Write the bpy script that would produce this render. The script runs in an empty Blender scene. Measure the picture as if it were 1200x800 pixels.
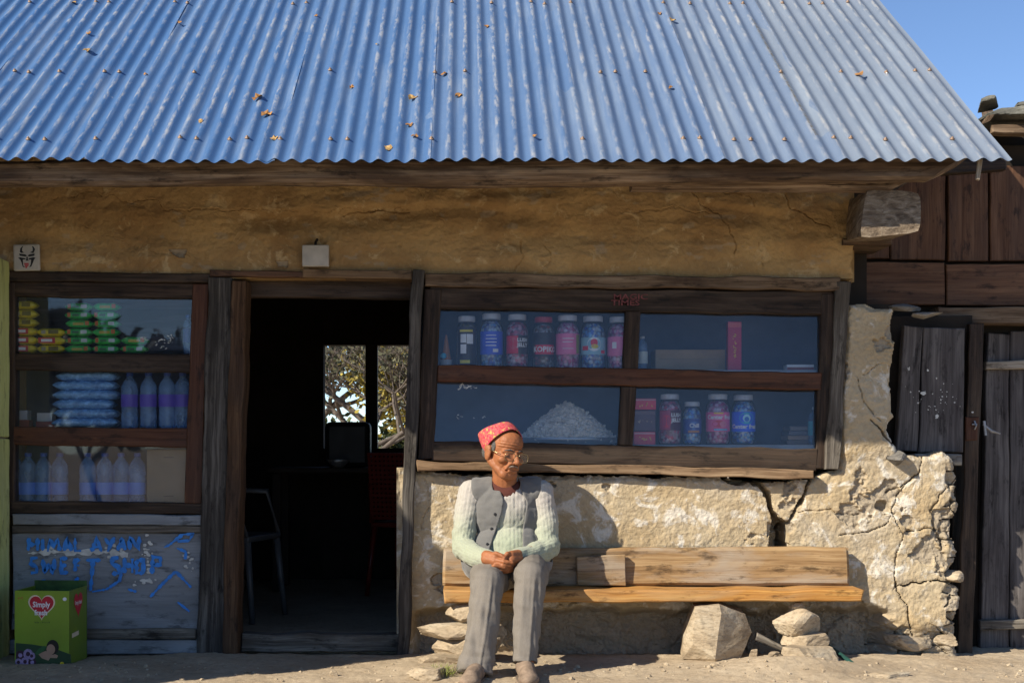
import bpy, bmesh, math, random
import numpy as np
from mathutils import Vector, Matrix, noise as mnoise

# ------------------------------------------------------------------ camera, sky, sun, exposure
sc = bpy.context.scene
col = sc.collection
F, CX, CY, D, CZ = 1650.0, 545.0, 520.0, 6.2, 0.92      # focal length (px of a 1200 px picture), principal point, metres to the wall, eye height
cam_d = bpy.data.cameras.new('camera'); cam = bpy.data.objects.new('camera', cam_d); col.objects.link(cam)
cam.location = (0, -D, CZ); cam.rotation_euler = (math.radians(90), 0, 0)
cam_d.sensor_width = 36; cam_d.lens = 36 * F / 1200
cam_d.shift_x = (600 - CX) / 1200; cam_d.shift_y = (CY - 400) / 1200
cam_d.clip_start = 0.05; cam_d.clip_end = 2000
sc.camera = cam

SUN = Vector((1.4, 1.0, -1.2)).normalized()               # the way the sunlight travels
world = bpy.data.worlds.new('World'); sc.world = world; world.use_nodes = True
wn = world.node_tree; wn.nodes.clear()
sky = wn.nodes.new('ShaderNodeTexSky'); sky.sky_type = 'NISHITA'; sky.sun_disc = False
sky.sun_elevation = math.asin(-SUN.z); sky.sun_rotation = math.atan2(-SUN.x, -SUN.y)
sky.altitude = 3500; sky.air_density = 1.0; sky.dust_density = 0.0; sky.ozone_density = 3.5
bg = wn.nodes.new('ShaderNodeBackground'); bg.inputs['Strength'].default_value = 0.115
wo = wn.nodes.new('ShaderNodeOutputWorld')
wn.links.new(sky.outputs[0], bg.inputs[0]); wn.links.new(bg.outputs[0], wo.inputs[0])
sun_d = bpy.data.lights.new('sun', 'SUN'); sun = bpy.data.objects.new('sun', sun_d); col.objects.link(sun)
sun_d.energy = 5.0; sun_d.angle = math.radians(0.55); sun_d.color = (1.0, 0.90, 0.74)
sun.rotation_euler = SUN.to_track_quat('-Z', 'Y').to_euler(); sun.location = (-8, -8, 9)
sc.view_settings.view_transform = 'Standard'; sc.view_settings.look = 'None'
sc.view_settings.exposure = 0.6; sc.view_settings.gamma = 1.0; sc.view_settings.use_curve_mapping = False
sc.render.engine = 'CYCLES'
sc.cycles.max_bounces = 8; sc.cycles.transparent_max_bounces = 16; sc.cycles.diffuse_bounces = 4

# ------------------------------------------------------------------ helpers
rnd = random.Random(7)
def W(px, py, p=0.0):
    """a point seen at pixel (px, py) that stands p metres in front of the wall"""
    d = D - p
    return Vector(((px - CX) / F * d, -p, CZ + (CY - py) / F * d))
def sc_at(p=0.0): return (D - p) / F                       # metres per pixel there

def _hash(ix, iy, iz, seed):
    h = (ix.astype(np.int64) * 374761393 + iy.astype(np.int64) * 668265263 + iz.astype(np.int64) * 2147483647 + seed * 1274126177) & 0xffffffff
    h = ((h ^ (h >> 13)) * 1274126177) & 0xffffffff
    h = (h ^ (h >> 16)) & 0xffffffff
    h = ((h ^ (h >> 11)) * 2246822519) & 0xffffffff
    return ((h ^ (h >> 15)) & 0xffffff) / float(0xffffff)
def vnoise(x, y, z=0.0, seed=0):
    x = np.asarray(x, float); y = np.asarray(y, float) + 0 * x; z = np.asarray(z, float) + 0 * x
    ix, iy, iz = np.floor(x), np.floor(y), np.floor(z)
    fx, fy, fz = x - ix, y - iy, z - iz
    fx = fx * fx * (3 - 2 * fx); fy = fy * fy * (3 - 2 * fy); fz = fz * fz * (3 - 2 * fz)
    r = 0
    for a in (0, 1):
        for b in (0, 1):
            for c in (0, 1):
                w = (fx if a else 1 - fx) * (fy if b else 1 - fy) * (fz if c else 1 - fz)
                r = r + w * _hash(ix + a, iy + b, iz + c, seed)
    return r * 2 - 1
def fbm(x, y, z=0.0, seed=0, o=4, g=0.5):
    r, a, f, n = 0, 1.0, 1.0, 0
    for k in range(o):
        r = r + a * vnoise(np.asarray(x) * f, np.asarray(y) * f, np.asarray(z) * f, seed + k * 17); n += a; a *= g; f *= 2.03
    return r / n
def worley(x, y, seed=0):
    """F1, F2, cell id of a jittered lattice"""
    ix, iy = np.floor(x), np.floor(y)
    f1 = np.full(x.shape, 9.0); f2 = np.full(x.shape, 9.0); cid = np.zeros(x.shape)
    for a in (-1, 0, 1):
        for b in (-1, 0, 1):
            cx, cy = ix + a, iy + b
            px = cx + _hash(cx, cy, cx * 0, seed); py = cy + _hash(cx, cy, cx * 0 + 5, seed)
            d = np.hypot(px - x, py - y)
            n = d < f1
            f2 = np.where(n, f1, np.minimum(f2, d)); cid = np.where(n, _hash(cx, cy, cx * 0 + 9, seed), cid); f1 = np.where(n, d, f1)
    return f1, f2, cid
def seg_dist(x, z, pts):
    """distance to a polyline, and how far along it (0..1)"""
    best = np.full(x.shape, 1e9); tt = np.zeros(x.shape); n = len(pts) - 1
    for i in range(n):
        ax, az = pts[i]; bx, bz = pts[i + 1]
        dx, dz = bx - ax, bz - az; L = dx * dx + dz * dz + 1e-12
        t = np.clip(((x - ax) * dx + (z - az) * dz) / L, 0, 1)
        d = np.hypot(x - ax - t * dx, z - az - t * dz)
        m = d < best; best = np.where(m, d, best); tt = np.where(m, (i + t) / n, tt)
    return best, tt
def in_poly(x, z, pts):
    r = np.zeros(x.shape, bool); n = len(pts)
    for i in range(n):
        x1, z1 = pts[i]; x2, z2 = pts[(i + 1) % n]
        if z1 == z2: continue
        c = ((z1 > z) != (z2 > z)) & (x < (x2 - x1) * (z - z1) / (z2 - z1) + x1)
        r ^= c
    return r
def sstep(a, b, x):
    t = np.clip((x - a) / (b - a), 0, 1); return t * t * (3 - 2 * t)

def tag(o, label, cat, group=None, kind=None):
    if label: o['label'] = label
    if cat: o['category'] = cat
    if group: o['group'] = group
    if kind: o['kind'] = kind
    return o
def link(o, parent=None):
    col.objects.link(o)
    if parent is not None: o.parent = parent
    return o
def thing(name, loc, label, cat, group=None, rz=0.0):
    o = bpy.data.objects.new(name, None); link(o); o.empty_display_size = 0.1
    o.location = loc; o.rotation_euler = (0, 0, rz)
    return tag(o, label, cat, group)
def copy_tree(o, parent=None):
    c = o.copy(); link(c, parent)
    for ch in o.children: copy_tree(ch, c)
    return c
def mk(name, verts, faces, mat, parent=None, uv=None, smooth=False, org=None):
    """one mesh object; verts are world points unless the parent carries a place of its own (then they are local to it)"""
    me = bpy.data.meshes.new(name)
    me.from_pydata([tuple(v) for v in verts] if not isinstance(verts, np.ndarray) else verts.tolist(), [], faces if not isinstance(faces, np.ndarray) else faces.tolist())
    if mat is not None: me.materials.append(mat)
    if smooth: me.polygons.foreach_set('use_smooth', [True] * len(me.polygons))
    if uv is not None:
        l = me.uv_layers.new(name='UVMap'); vi = np.zeros(len(me.loops), int); me.loops.foreach_get('vertex_index', vi)
        l.data.foreach_set('uv', np.asarray(uv, float)[vi].ravel())
    me.update()
    o = bpy.data.objects.new(name, me); link(o, parent)
    return o
def local(o, origin):
    """move the mesh so that its origin lies at a world point (top-level meshes)"""
    origin = Vector(origin); o.data.transform(Matrix.Translation(-origin)); o.location = origin; return o
def inv(parent): return Matrix.LocRotScale(parent.location, parent.rotation_euler, None).inverted()

class MB:
    """collects shapes into one mesh"""
    def __init__(s): s.v = []; s.f = []
    def add(s, v, f):
        n = len(s.v); s.v += [Vector(q) for q in v]; s.f += [tuple(i + n for i in q) for q in f]; return s
    def box(s, c, d, rot=None):
        c = Vector(c); R = rot if rot is not None else Matrix.Identity(3)
        v = [c + R @ Vector((x * d[0] / 2, y * d[1] / 2, z * d[2] / 2)) for x in (-1, 1) for y in (-1, 1) for z in (-1, 1)]
        return s.add(v, [(0, 1, 3, 2), (4, 6, 7, 5), (0, 4, 5, 1), (2, 3, 7, 6), (0, 2, 6, 4), (1, 5, 7, 3)])
    def bevbox(s, c, d, b, rot=None):
        bm = bmesh.new(); bmesh.ops.create_cube(bm, size=1)
        bmesh.ops.scale(bm, vec=Vector(d), verts=bm.verts)
        bmesh.ops.bevel(bm, geom=bm.edges[:] , offset=b, segments=2, affect='EDGES', profile=0.5)
        R = rot if rot is not None else Matrix.Identity(3)
        bm.verts.index_update()
        v = [Vector(c) + R @ q.co for q in bm.verts]; f = [tuple(x.index for x in q.verts) for q in bm.faces]; bm.free()
        return s.add(v, f)
    def tube(s, pts, rad, n=8, caps=True):
        pts = [Vector(p) for p in pts]; rad = rad if isinstance(rad, (list, tuple)) else [rad] * len(pts)
        v = []; f = []; up = Vector((0.13, 0.31, 0.94))
        for i, p in enumerate(pts):
            t = (pts[min(i + 1, len(pts) - 1)] - pts[max(i - 1, 0)]).normalized()
            a = t.cross(up)
            if a.length < 1e-3: a = t.cross(Vector((1, 0, 0)))
            a.normalize(); b = t.cross(a)
            for k in range(n):
                w = 2 * math.pi * k / n; v.append(p + (a * math.cos(w) + b * math.sin(w)) * rad[i])
        for i in range(len(pts) - 1):
            for k in range(n):
                f.append((i * n + k, i * n + (k + 1) % n, (i + 1) * n + (k + 1) % n, (i + 1) * n + k))
        if caps: f.append(tuple(range(n - 1, -1, -1))); f.append(tuple((len(pts) - 1) * n + k for k in range(n)))
        return s.add(v, f)
    def lathe(s, prof, n=20, c=(0, 0, 0), cap=True):
        v = []; f = []; m = len(prof)
        for r, z in prof:
            for k in range(n):
                w = 2 * math.pi * k / n; v.append((c[0] + r * math.cos(w), c[1] + r * math.sin(w), c[2] + z))
        for i in range(m - 1):
            for k in range(n): f.append((i * n + k, i * n + (k + 1) % n, (i + 1) * n + (k + 1) % n, (i + 1) * n + k))
        if cap: f.append(tuple(range(n - 1, -1, -1))); f.append(tuple((m - 1) * n + k for k in range(n)))
        return s.add(v, f)
    def ell(s, c, r, R=None, sub=3):
        bm = bmesh.new(); bmesh.ops.create_icosphere(bm, subdivisions=sub, radius=1); bm.verts.index_update()
        R = R if R is not None else Matrix.Identity(3)
        v = [Vector(c) + R @ Vector((q.co.x * r[0], q.co.y * r[1], q.co.z * r[2])) for q in bm.verts]
        f = [tuple(x.index for x in q.verts) for q in bm.faces]; bm.free(); return s.add(v, f)
    def cap(s, a, b, ra, rb, n=16):
        """a tapered limb with round ends"""
        a, b = Vector(a), Vector(b); t = (b - a); L = max(t.length, 1e-5); t = t / L
        pts, rad = [], []
        for k in range(6):
            w = math.pi / 2 * (1 - k / 6); pts.append(a - t * ra * math.sin(w)); rad.append(max(ra * math.cos(w), 1e-4))
        for k in range(1, 5): q = k / 5; pts.append(a.lerp(b, q)); rad.append(ra + (rb - ra) * q)
        for k in range(7):
            w = math.pi / 2 * k / 6; pts.append(b + t * rb * math.sin(w)); rad.append(max(rb * math.cos(w), 1e-4))
        return s.tube(pts, rad, n)
    def build(s, name, mat, parent=None, smooth=False): return mk(name, s.v, s.f, mat, parent, smooth=smooth)

def arr(me): a = np.zeros(len(me.vertices) * 3); me.vertices.foreach_get('co', a); return a.reshape(-1, 3)
def setarr(me, a): me.vertices.foreach_set('co', a.ravel()); me.update()
def nrm(me): a = np.zeros(len(me.vertices) * 3); me.vertices.foreach_get('normal', a); return a.reshape(-1, 3)
def fuse(mb, name, voxel, mat, parent=None, it=4, fac=0.5):
    """all shapes of mb grown together into one continuous skin"""
    tmp = mb.build('tmp', None); m = tmp.modifiers.new('r', 'REMESH'); m.mode = 'VOXEL'; m.voxel_size = voxel; m.use_smooth_shade = True
    if it: q = tmp.modifiers.new('s', 'SMOOTH'); q.factor = fac; q.iterations = it
    dg = bpy.context.evaluated_depsgraph_get(); me = bpy.data.meshes.new_from_object(tmp.evaluated_get(dg))
    bpy.data.objects.remove(tmp); me.name = name
    me.materials.clear(); me.materials.append(mat); me.polygons.foreach_set('use_smooth', [True] * len(me.polygons))
    o = bpy.data.objects.new(name, me); link(o, parent); return o

# ------------------------------------------------------------------ materials
class NT:
    def __init__(s, name):
        s.m = bpy.data.materials.new(name); s.m.use_nodes = True; s.t = s.m.node_tree; s.t.nodes.clear()
        s.out = s.n('ShaderNodeOutputMaterial')
    def n(s, ty, **k):
        q = s.t.nodes.new(ty)
        for a, b in k.items():
            if hasattr(q, a): setattr(q, a, b)
        return q
    def l(s, a, b): s.t.links.new(a, b)
    def mapped(s, src='Object', scale=(1, 1, 1), rand=0.0):
        tc = s.n('ShaderNodeTexCoord'); mp = s.n('ShaderNodeMapping'); mp.inputs['Scale'].default_value = scale
        v = tc.outputs[src]
        if rand:
            oi = s.n('ShaderNodeObjectInfo'); mu = s.n('ShaderNodeVectorMath', operation='ADD'); sc_ = s.n('ShaderNodeMath', operation='MULTIPLY'); sc_.inputs[1].default_value = rand
            s.l(oi.outputs['Random'], sc_.inputs[0]); s.l(v, mu.inputs[0]); s.l(sc_.outputs[0], mu.inputs[1]); v = mu.outputs[0]
        s.l(v, mp.inputs['Vector']); return mp.outputs[0]
    def noise(s, vec, scale=5, detail=5, rough=0.55, dist=0.0):
        q = s.n('ShaderNodeTexNoise'); q.inputs['Scale'].default_value = scale; q.inputs['Detail'].default_value = detail
        q.inputs['Roughness'].default_value = rough; q.inputs['Distortion'].default_value = dist; s.l(vec, q.inputs['Vector']); return q.outputs['Fac']
    def ramp(s, fac, stops):
        q = s.n('ShaderNodeValToRGB'); e = q.color_ramp.elements
        while len(e) < len(stops): e.new(0.5)
        for x, (p, c) in zip(e, stops): x.position = p; x.color = (*c, 1) if len(c) == 3 else c
        s.l(fac, q.inputs[0]); return q.outputs[0]
    def mix(s, fac, a, b, mode='MIX'):
        q = s.n('ShaderNodeMix', data_type='RGBA', blend_type=mode)
        for soc, v in ((q.inputs[0], fac), (q.inputs[6], a), (q.inputs[7], b)):
            if isinstance(v, (int, float)): soc.default_value = v
            elif isinstance(v, tuple): soc.default_value = (*v, 1)
            else: s.l(v, soc)
        return q.outputs[2]
    def math(s, op, a, b=0.0):
        q = s.n('ShaderNodeMath', operation=op)
        for soc, v in ((q.inputs[0], a), (q.inputs[1], b)):
            if isinstance(v, (int, float)): soc.default_value = v
            else: s.l(v, soc)
        return q.outputs[0]
    def bump(s, h, strength=0.5, dist=0.01, prev=None):
        q = s.n('ShaderNodeBump'); q.inputs['Strength'].default_value = strength; q.inputs['Distance'].default_value = dist
        s.l(h, q.inputs['Height'])
        if prev is not None: s.l(prev, q.inputs['Normal'])
        return q.outputs[0]
    def bsdf(s, color, rough=0.7, metal=0.0, spec=0.4, normal=None, **k):
        q = s.n('ShaderNodeBsdfPrincipled')
        for soc, v in ((q.inputs['Base Color'], color), (q.inputs['Roughness'], rough), (q.inputs['Metallic'], metal), (q.inputs['Specular IOR Level'], spec)):
            if isinstance(v, (int, float)): soc.default_value = v
            elif isinstance(v, tuple): soc.default_value = (*v, 1)
            else: s.l(v, soc)
        if normal is not None: s.l(normal, q.inputs['Normal'])
        for a, b in k.items(): q.inputs[a.replace('_', ' ')].default_value = b
        s.l(q.outputs[0], s.out.inputs[0]); return q
    def done(s): return s.m

def wood(name, dark, mid, light, rough=0.75, grain=1.0, wear=None, wear_amt=0.5, bump=0.6):
    t = NT(name)
    v = t.mapped('UV', (2.2 * grain, 46 * grain, 1)); v2 = t.mapped('UV', (1.3, 5, 1)); v3 = t.mapped('UV', (5, 160, 1))
    g = t.noise(v, 1.0, 6, 0.65, 0.35); f = t.noise(v3, 1.0, 3, 0.6); b = t.noise(v2, 1.6, 4, 0.6, 0.5)
    h = t.math('ADD', t.math('MULTIPLY', g, 0.7), t.math('MULTIPLY', f, 0.3))
    c = t.ramp(h, [(0.30, dark), (0.47, mid), (0.62, light)])
    oi = t.n('ShaderNodeObjectInfo')
    c = t.mix(t.math('MULTIPLY', oi.outputs['Random'], 0.35), c, tuple(x * 0.55 for x in mid))
    if wear: c = t.mix(t.math('MULTIPLY', t.ramp(b, [(0.45, (0, 0, 0)), (0.62, (1, 1, 1))]), wear_amt), c, wear)
    c = t.mix(t.ramp(t.noise(t.mapped('UV', (3, 9, 1)), 2.3, 5, 0.7), [(0.34, (0.75, 0.75, 0.75)), (0.46, (0, 0, 0))]), c, tuple(x * 0.35 for x in dark))
    r = t.ramp(h, [(0.3, (rough + 0.15,) * 3), (0.7, (rough - 0.08,) * 3)])
    n = t.bump(h, bump, 0.006); n = t.bump(b, 0.35, 0.012, n)
    t.bsdf(c, r, 0, 0.3, n); return t.done()
def plain(name, color, rough=0.5, metal=0.0, spec=0.4, var=0.12, scale=14, bump=0.0, **k):
    t = NT(name); v = t.mapped('Object', (1, 1, 1), 7.0); n = t.noise(v, scale, 5, 0.6)
    c = t.mix(t.ramp(n, [(0.3, (0, 0, 0)), (0.7, (1, 1, 1))]), tuple(x * (1 - var) for x in color), tuple(min(1, x * (1 + var)) for x in color))
    nn = t.bump(n, bump, 0.01) if bump else None
    r = t.ramp(n, [(0.3, (max(0.02, rough - 0.06),) * 3), (0.7, (rough + 0.06,) * 3)])
    t.bsdf(c, r, metal, spec, nn, **k); return t.done()
def clear(name, tint, dust=0.03, dustcol=(0.5, 0.52, 0.55), ior=1.45, rough=0.02, wob=0.0):
    """thin glass or plastic: see-through with a mirror sheen and a film of dust"""
    t = NT(name); tr = t.n('ShaderNodeBsdfTransparent'); tr.inputs[0].default_value = (*tint, 1)
    gl = t.n('ShaderNodeBsdfGlossy'); gl.inputs['Roughness'].default_value = rough; fr = t.n('ShaderNodeFresnel'); fr.inputs[0].default_value = ior
    if wob:
        nb = t.bump(t.noise(t.mapped('Object'), 3.0, 2, 0.5), wob, 0.02); t.l(nb, gl.inputs['Normal'])
    m1 = t.n('ShaderNodeMixShader'); t.l(fr.outputs[0], m1.inputs[0]); t.l(tr.outputs[0], m1.inputs[1]); t.l(gl.outputs[0], m1.inputs[2])
    df = t.n('ShaderNodeBsdfDiffuse'); df.inputs[0].default_value = (*dustcol, 1)
    v = t.mapped('Object', (1, 1, 1), 3.0); q = t.noise(v, 6, 6, 0.65, 0.4)
    fac = t.math('MULTIPLY', t.ramp(q, [(0.30, (0.2,) * 3), (0.52, (0.6,) * 3), (0.72, (1.0,) * 3)]), dust * 1.6)
    m2 = t.n('ShaderNodeMixShader'); t.l(fac, m2.inputs[0]); t.l(m1.outputs[0], m2.inputs[1]); t.l(df.outputs[0], m2.inputs[2])
    t.l(m2.outputs[0], t.out.inputs[0]); return t.done()

M = {}
M['wood_dark'] = wood('dark_frame_wood', (0.007, 0.005, 0.004), (0.026, 0.015, 0.009), (0.075, 0.045, 0.027), 0.6, 1.0, (0.10, 0.075, 0.055), 0.3)
M['wood_red'] = wood('reddish_rail_wood', (0.028, 0.010, 0.005), (0.085, 0.030, 0.013), (0.15, 0.06, 0.026), 0.55, 1.0, (0.06, 0.03, 0.02), 0.5)
M['wood_grey'] = wood('weathered_grey_wood', (0.022, 0.018, 0.015), (0.115, 0.10, 0.083), (0.29, 0.26, 0.215), 0.85, 1.0, (0.06, 0.05, 0.04), 0.6, 1.0)
M['wood_sill'] = wood('worn_sill_wood', (0.05, 0.03, 0.018), (0.20, 0.125, 0.07), (0.36, 0.25, 0.15), 0.8, 1.0, (0.13, 0.08, 0.045), 0.5)
M['wood_bench'] = wood('bench_wood', (0.07, 0.032, 0.012), (0.29, 0.175, 0.078), (0.45, 0.305, 0.155), 0.7, 0.8, (0.34, 0.285, 0.22), 0.8, 1.0)
M['wood_seat'] = wood('bench_seat_wood', (0.14, 0.055, 0.012), (0.44, 0.20, 0.045), (0.56, 0.32, 0.10), 0.65, 0.9, (0.40, 0.27, 0.14), 0.5)
M['wood_annex'] = wood('red_brown_board', (0.03, 0.013, 0.007), (0.12, 0.056, 0.028), (0.20, 0.105, 0.055), 0.6, 0.7, (0.06, 0.034, 0.024), 0.5)
M['wood_door'] = wood('grey_violet_door_wood', (0.024, 0.021, 0.021), (0.092, 0.083, 0.081), (0.18, 0.163, 0.155), 0.85, 0.8, (0.06, 0.05, 0.05), 0.6)
M['wood_log'] = wood('eave_log_wood', (0.02, 0.012, 0.008), (0.13, 0.085, 0.052), (0.29, 0.21, 0.14), 0.8, 0.7, (0.05, 0.03, 0.02), 0.8)
M['wood_pale'] = wood('pale_split_wood', (0.10, 0.075, 0.05), (0.30, 0.25, 0.19), (0.46, 0.41, 0.34), 0.85, 1.2)
def plaster(name, base, pale, grey, stain, pale_at=0.56, grain=1.0):
    t = NT(name); v = t.mapped('Object'); 
    a = t.noise(v, 3.2, 7, 0.62, 0.3); b = t.noise(v, 9, 8, 0.68, 0.6); c = t.noise(v, 60, 4, 0.6); d = t.noise(t.mapped('Object', (1, 1, 1.7)), 1.9, 5, 0.55)
    colr = t.mix(t.ramp(a, [(0.33, (0, 0, 0)), (0.62, (1, 1, 1))]), stain, base)
    colr = t.mix(t.ramp(d, [(0.50, (0, 0, 0)), (0.68, (0.75,) * 3)]), colr, grey)
    colr = t.mix(t.ramp(b, [(pale_at, (0, 0, 0)), (pale_at + 0.07, (0.9,) * 3)]), colr, pale)
    colr = t.mix(t.ramp(c, [(0.3, (0.30,) * 3), (0.55, (0, 0, 0))]), colr, tuple(x * 0.5 for x in base))
    at = t.n('ShaderNodeAttribute'); at.attribute_name = 'raw'      # where the coat has come off, and the darkened foot under the bench
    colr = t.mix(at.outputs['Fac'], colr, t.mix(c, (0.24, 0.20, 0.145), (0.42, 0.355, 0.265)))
    n = t.bump(b, 0.45 * grain, 0.015); n = t.bump(c, 0.8 * grain, 0.006, n); n = t.bump(t.noise(v, 220, 3, 0.7), 0.6 * grain, 0.003, n)
    t.bsdf(colr, 0.92, 0, 0.2, n); return t.done()
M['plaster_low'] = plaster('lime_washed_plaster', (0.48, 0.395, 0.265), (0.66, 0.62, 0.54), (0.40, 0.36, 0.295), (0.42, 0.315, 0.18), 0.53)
M['plaster_top'] = plaster('ochre_mud_plaster', (0.46, 0.31, 0.142), (0.53, 0.39, 0.21), (0.37, 0.24, 0.105), (0.27, 0.16, 0.07), 0.56, 1.0)
t = NT('dry_dusty_earth'); v = t.mapped('Object'); a = t.noise(v, 2.2, 7, 0.6, 0.3); b = t.noise(v, 34, 6, 0.7); c = t.noise(v, 150, 3, 0.6)
cc = t.mix(t.ramp(a, [(0.35, (0, 0, 0)), (0.65, (1, 1, 1))]), (0.34, 0.265, 0.18), (0.47, 0.385, 0.275))
cc = t.mix(t.ramp(b, [(0.32, (0.6,) * 3), (0.5, (0, 0, 0))]), cc, (0.20, 0.15, 0.10)); cc = t.mix(t.ramp(c, [(0.62, (0, 0, 0)), (0.72, (0.5,) * 3)]), cc, (0.55, 0.50, 0.42))
t.bsdf(cc, 0.95, 0, 0.2, t.bump(c, 0.35, 0.004, t.bump(b, 0.5, 0.012))); M['earth'] = t.done()
def stone_mat(name, a_, b_, c_):
    t = NT(name); v = t.mapped('Object', (1, 1, 2.2), 11.0); a = t.noise(v, 5, 7, 0.65, 0.5); b = t.noise(v, 40, 5, 0.65)
    cc = t.ramp(a, [(0.3, a_), (0.5, b_), (0.68, c_)]); cc = t.mix(t.ramp(b, [(0.35, (0.5,) * 3), (0.5, (0, 0, 0))]), cc, tuple(x * 0.5 for x in a_))
    t.bsdf(cc, 0.9, 0, 0.25, t.bump(b, 0.5, 0.006, t.bump(a, 0.7, 0.02))); return t.done()
M['stone'] = stone_mat('tan_stone', (0.22, 0.17, 0.115), (0.40, 0.32, 0.22), (0.50, 0.43, 0.32))
M['slate'] = stone_mat('grey_slate', (0.09, 0.085, 0.08), (0.19, 0.18, 0.165), (0.30, 0.28, 0.25))
M['lichen_slate'] = stone_mat('lichen_slate', (0.06, 0.06, 0.055), (0.12, 0.12, 0.105), (0.20, 0.195, 0.165))
# corrugated iron, blue enamel; the object colour's alpha carries how grey each sheet is, rising to the right
t = NT('blue_corrugated_iron'); v = t.mapped('UV', (1, 1, 1)); st = t.noise(t.mapped('UV', (18, 0.9, 1)), 1.0, 5, 0.6); sp = t.noise(v, 26, 6, 0.75); bl = t.noise(v, 1.6, 4, 0.5)
oi = t.n('ShaderNodeObjectInfo'); grey_mix = oi.outputs['Alpha']
blue = t.mix(bl, (0.036, 0.108, 0.265), (0.064, 0.150, 0.32)); grey_blue = t.mix(bl, (0.185, 0.215, 0.245), (0.245, 0.265, 0.285))
cc = t.mix(grey_mix, blue, grey_blue)
cc = t.mix(t.math('MULTIPLY', t.ramp(st, [(0.50, (0, 0, 0)), (0.75, (1, 1, 1))]), 0.35), cc, (0.36, 0.43, 0.50))
at = t.n('ShaderNodeAttribute'); at.attribute_name = 'crest'
scr = t.math('MULTIPLY', at.outputs['Fac'], t.ramp(t.noise(t.mapped('UV', (46, 9, 1)), 1.0, 6, 0.7), [(0.45, (0, 0, 0)), (0.60, (1, 1, 1))]))
cc = t.mix(t.math('MULTIPLY', t.math('MULTIPLY', scr, t.ramp(t.noise(v, 2.3, 3, .6), [(.38, (.12,) * 3), (.62, (.75,) * 3)])), 0.9), cc, (0.48, 0.465, 0.43))
at3 = t.n('ShaderNodeAttribute'); at3.attribute_name = 'seam'
cc = t.mix(t.math('MULTIPLY', at3.outputs['Fac'], t.ramp(t.noise(v, 40, 5, .7), [(.42, (0, 0, 0)), (.55, (1, 1, 1))])), cc, (.16, .13, .08))
cc = t.mix(t.ramp(t.noise(v, 9, 6, 0.8), [(0.68, (0, 0, 0)), (0.72, (0.8,) * 3)]), cc, (0.66, 0.65, 0.62))
cc = t.mix(t.ramp(t.noise(t.mapped('UV', (1, 1, 1), 3.0), 13, 6, 0.8), [(0.70, (0, 0, 0)), (0.76, (0.9,) * 3)]), cc, (0.20, 0.10, 0.045))
t.bsdf(cc, t.ramp(sp, [(0.3, (0.36,) * 3), (0.7, (0.55,) * 3)]), 0.12, 0.5, t.bump(sp, 0.12, 0.003)); M['iron'] = t.done()
M['rust'] = plain('rusty_screw', (0.26, 0.18, 0.13), 0.6, 0.4, 0.4, 0.6, 200)
M['zinc'] = plain('dull_zinc', (0.5, 0.5, 0.5), 0.45, 0.8, 0.5, 0.2, 100)
M['glass'] = clear('window_glass', (0.97, 0.98, 0.99), 0.024, (0.40, 0.47, 0.60), 1.46, 0.02, 0.06)
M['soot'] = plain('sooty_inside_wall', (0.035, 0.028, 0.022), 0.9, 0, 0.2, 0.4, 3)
M['backing'] = plain('dark_blue_lining', (0.075, 0.095, 0.15), 0.8, 0, 0.3, 0.4, 4)
M['panel'] = wood('grey_painted_panel', (0.15, 0.16, 0.175), (0.24, 0.26, 0.285), (0.30, 0.315, 0.33), 0.75, 0.25, (0.14, 0.145, 0.15), 0.6, 0.2)
M['blue_paint'] = plain('blue_brush_paint', (0.03, 0.22, 0.66), 0.5, 0, 0.4, 0.25, 30)
M['white_paint'] = plain('flaking_white_paint', (0.55, 0.55, 0.52), 0.7, 0, 0.3, 0.3, 30)
M['lime_paint'] = wood('lime_green_paint', (0.42, 0.45, 0.14), (0.58, 0.62, 0.22), (0.66, 0.69, 0.30), 0.6, 0.5, (0.34, 0.36, 0.15), 0.5, 0.3)

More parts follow.
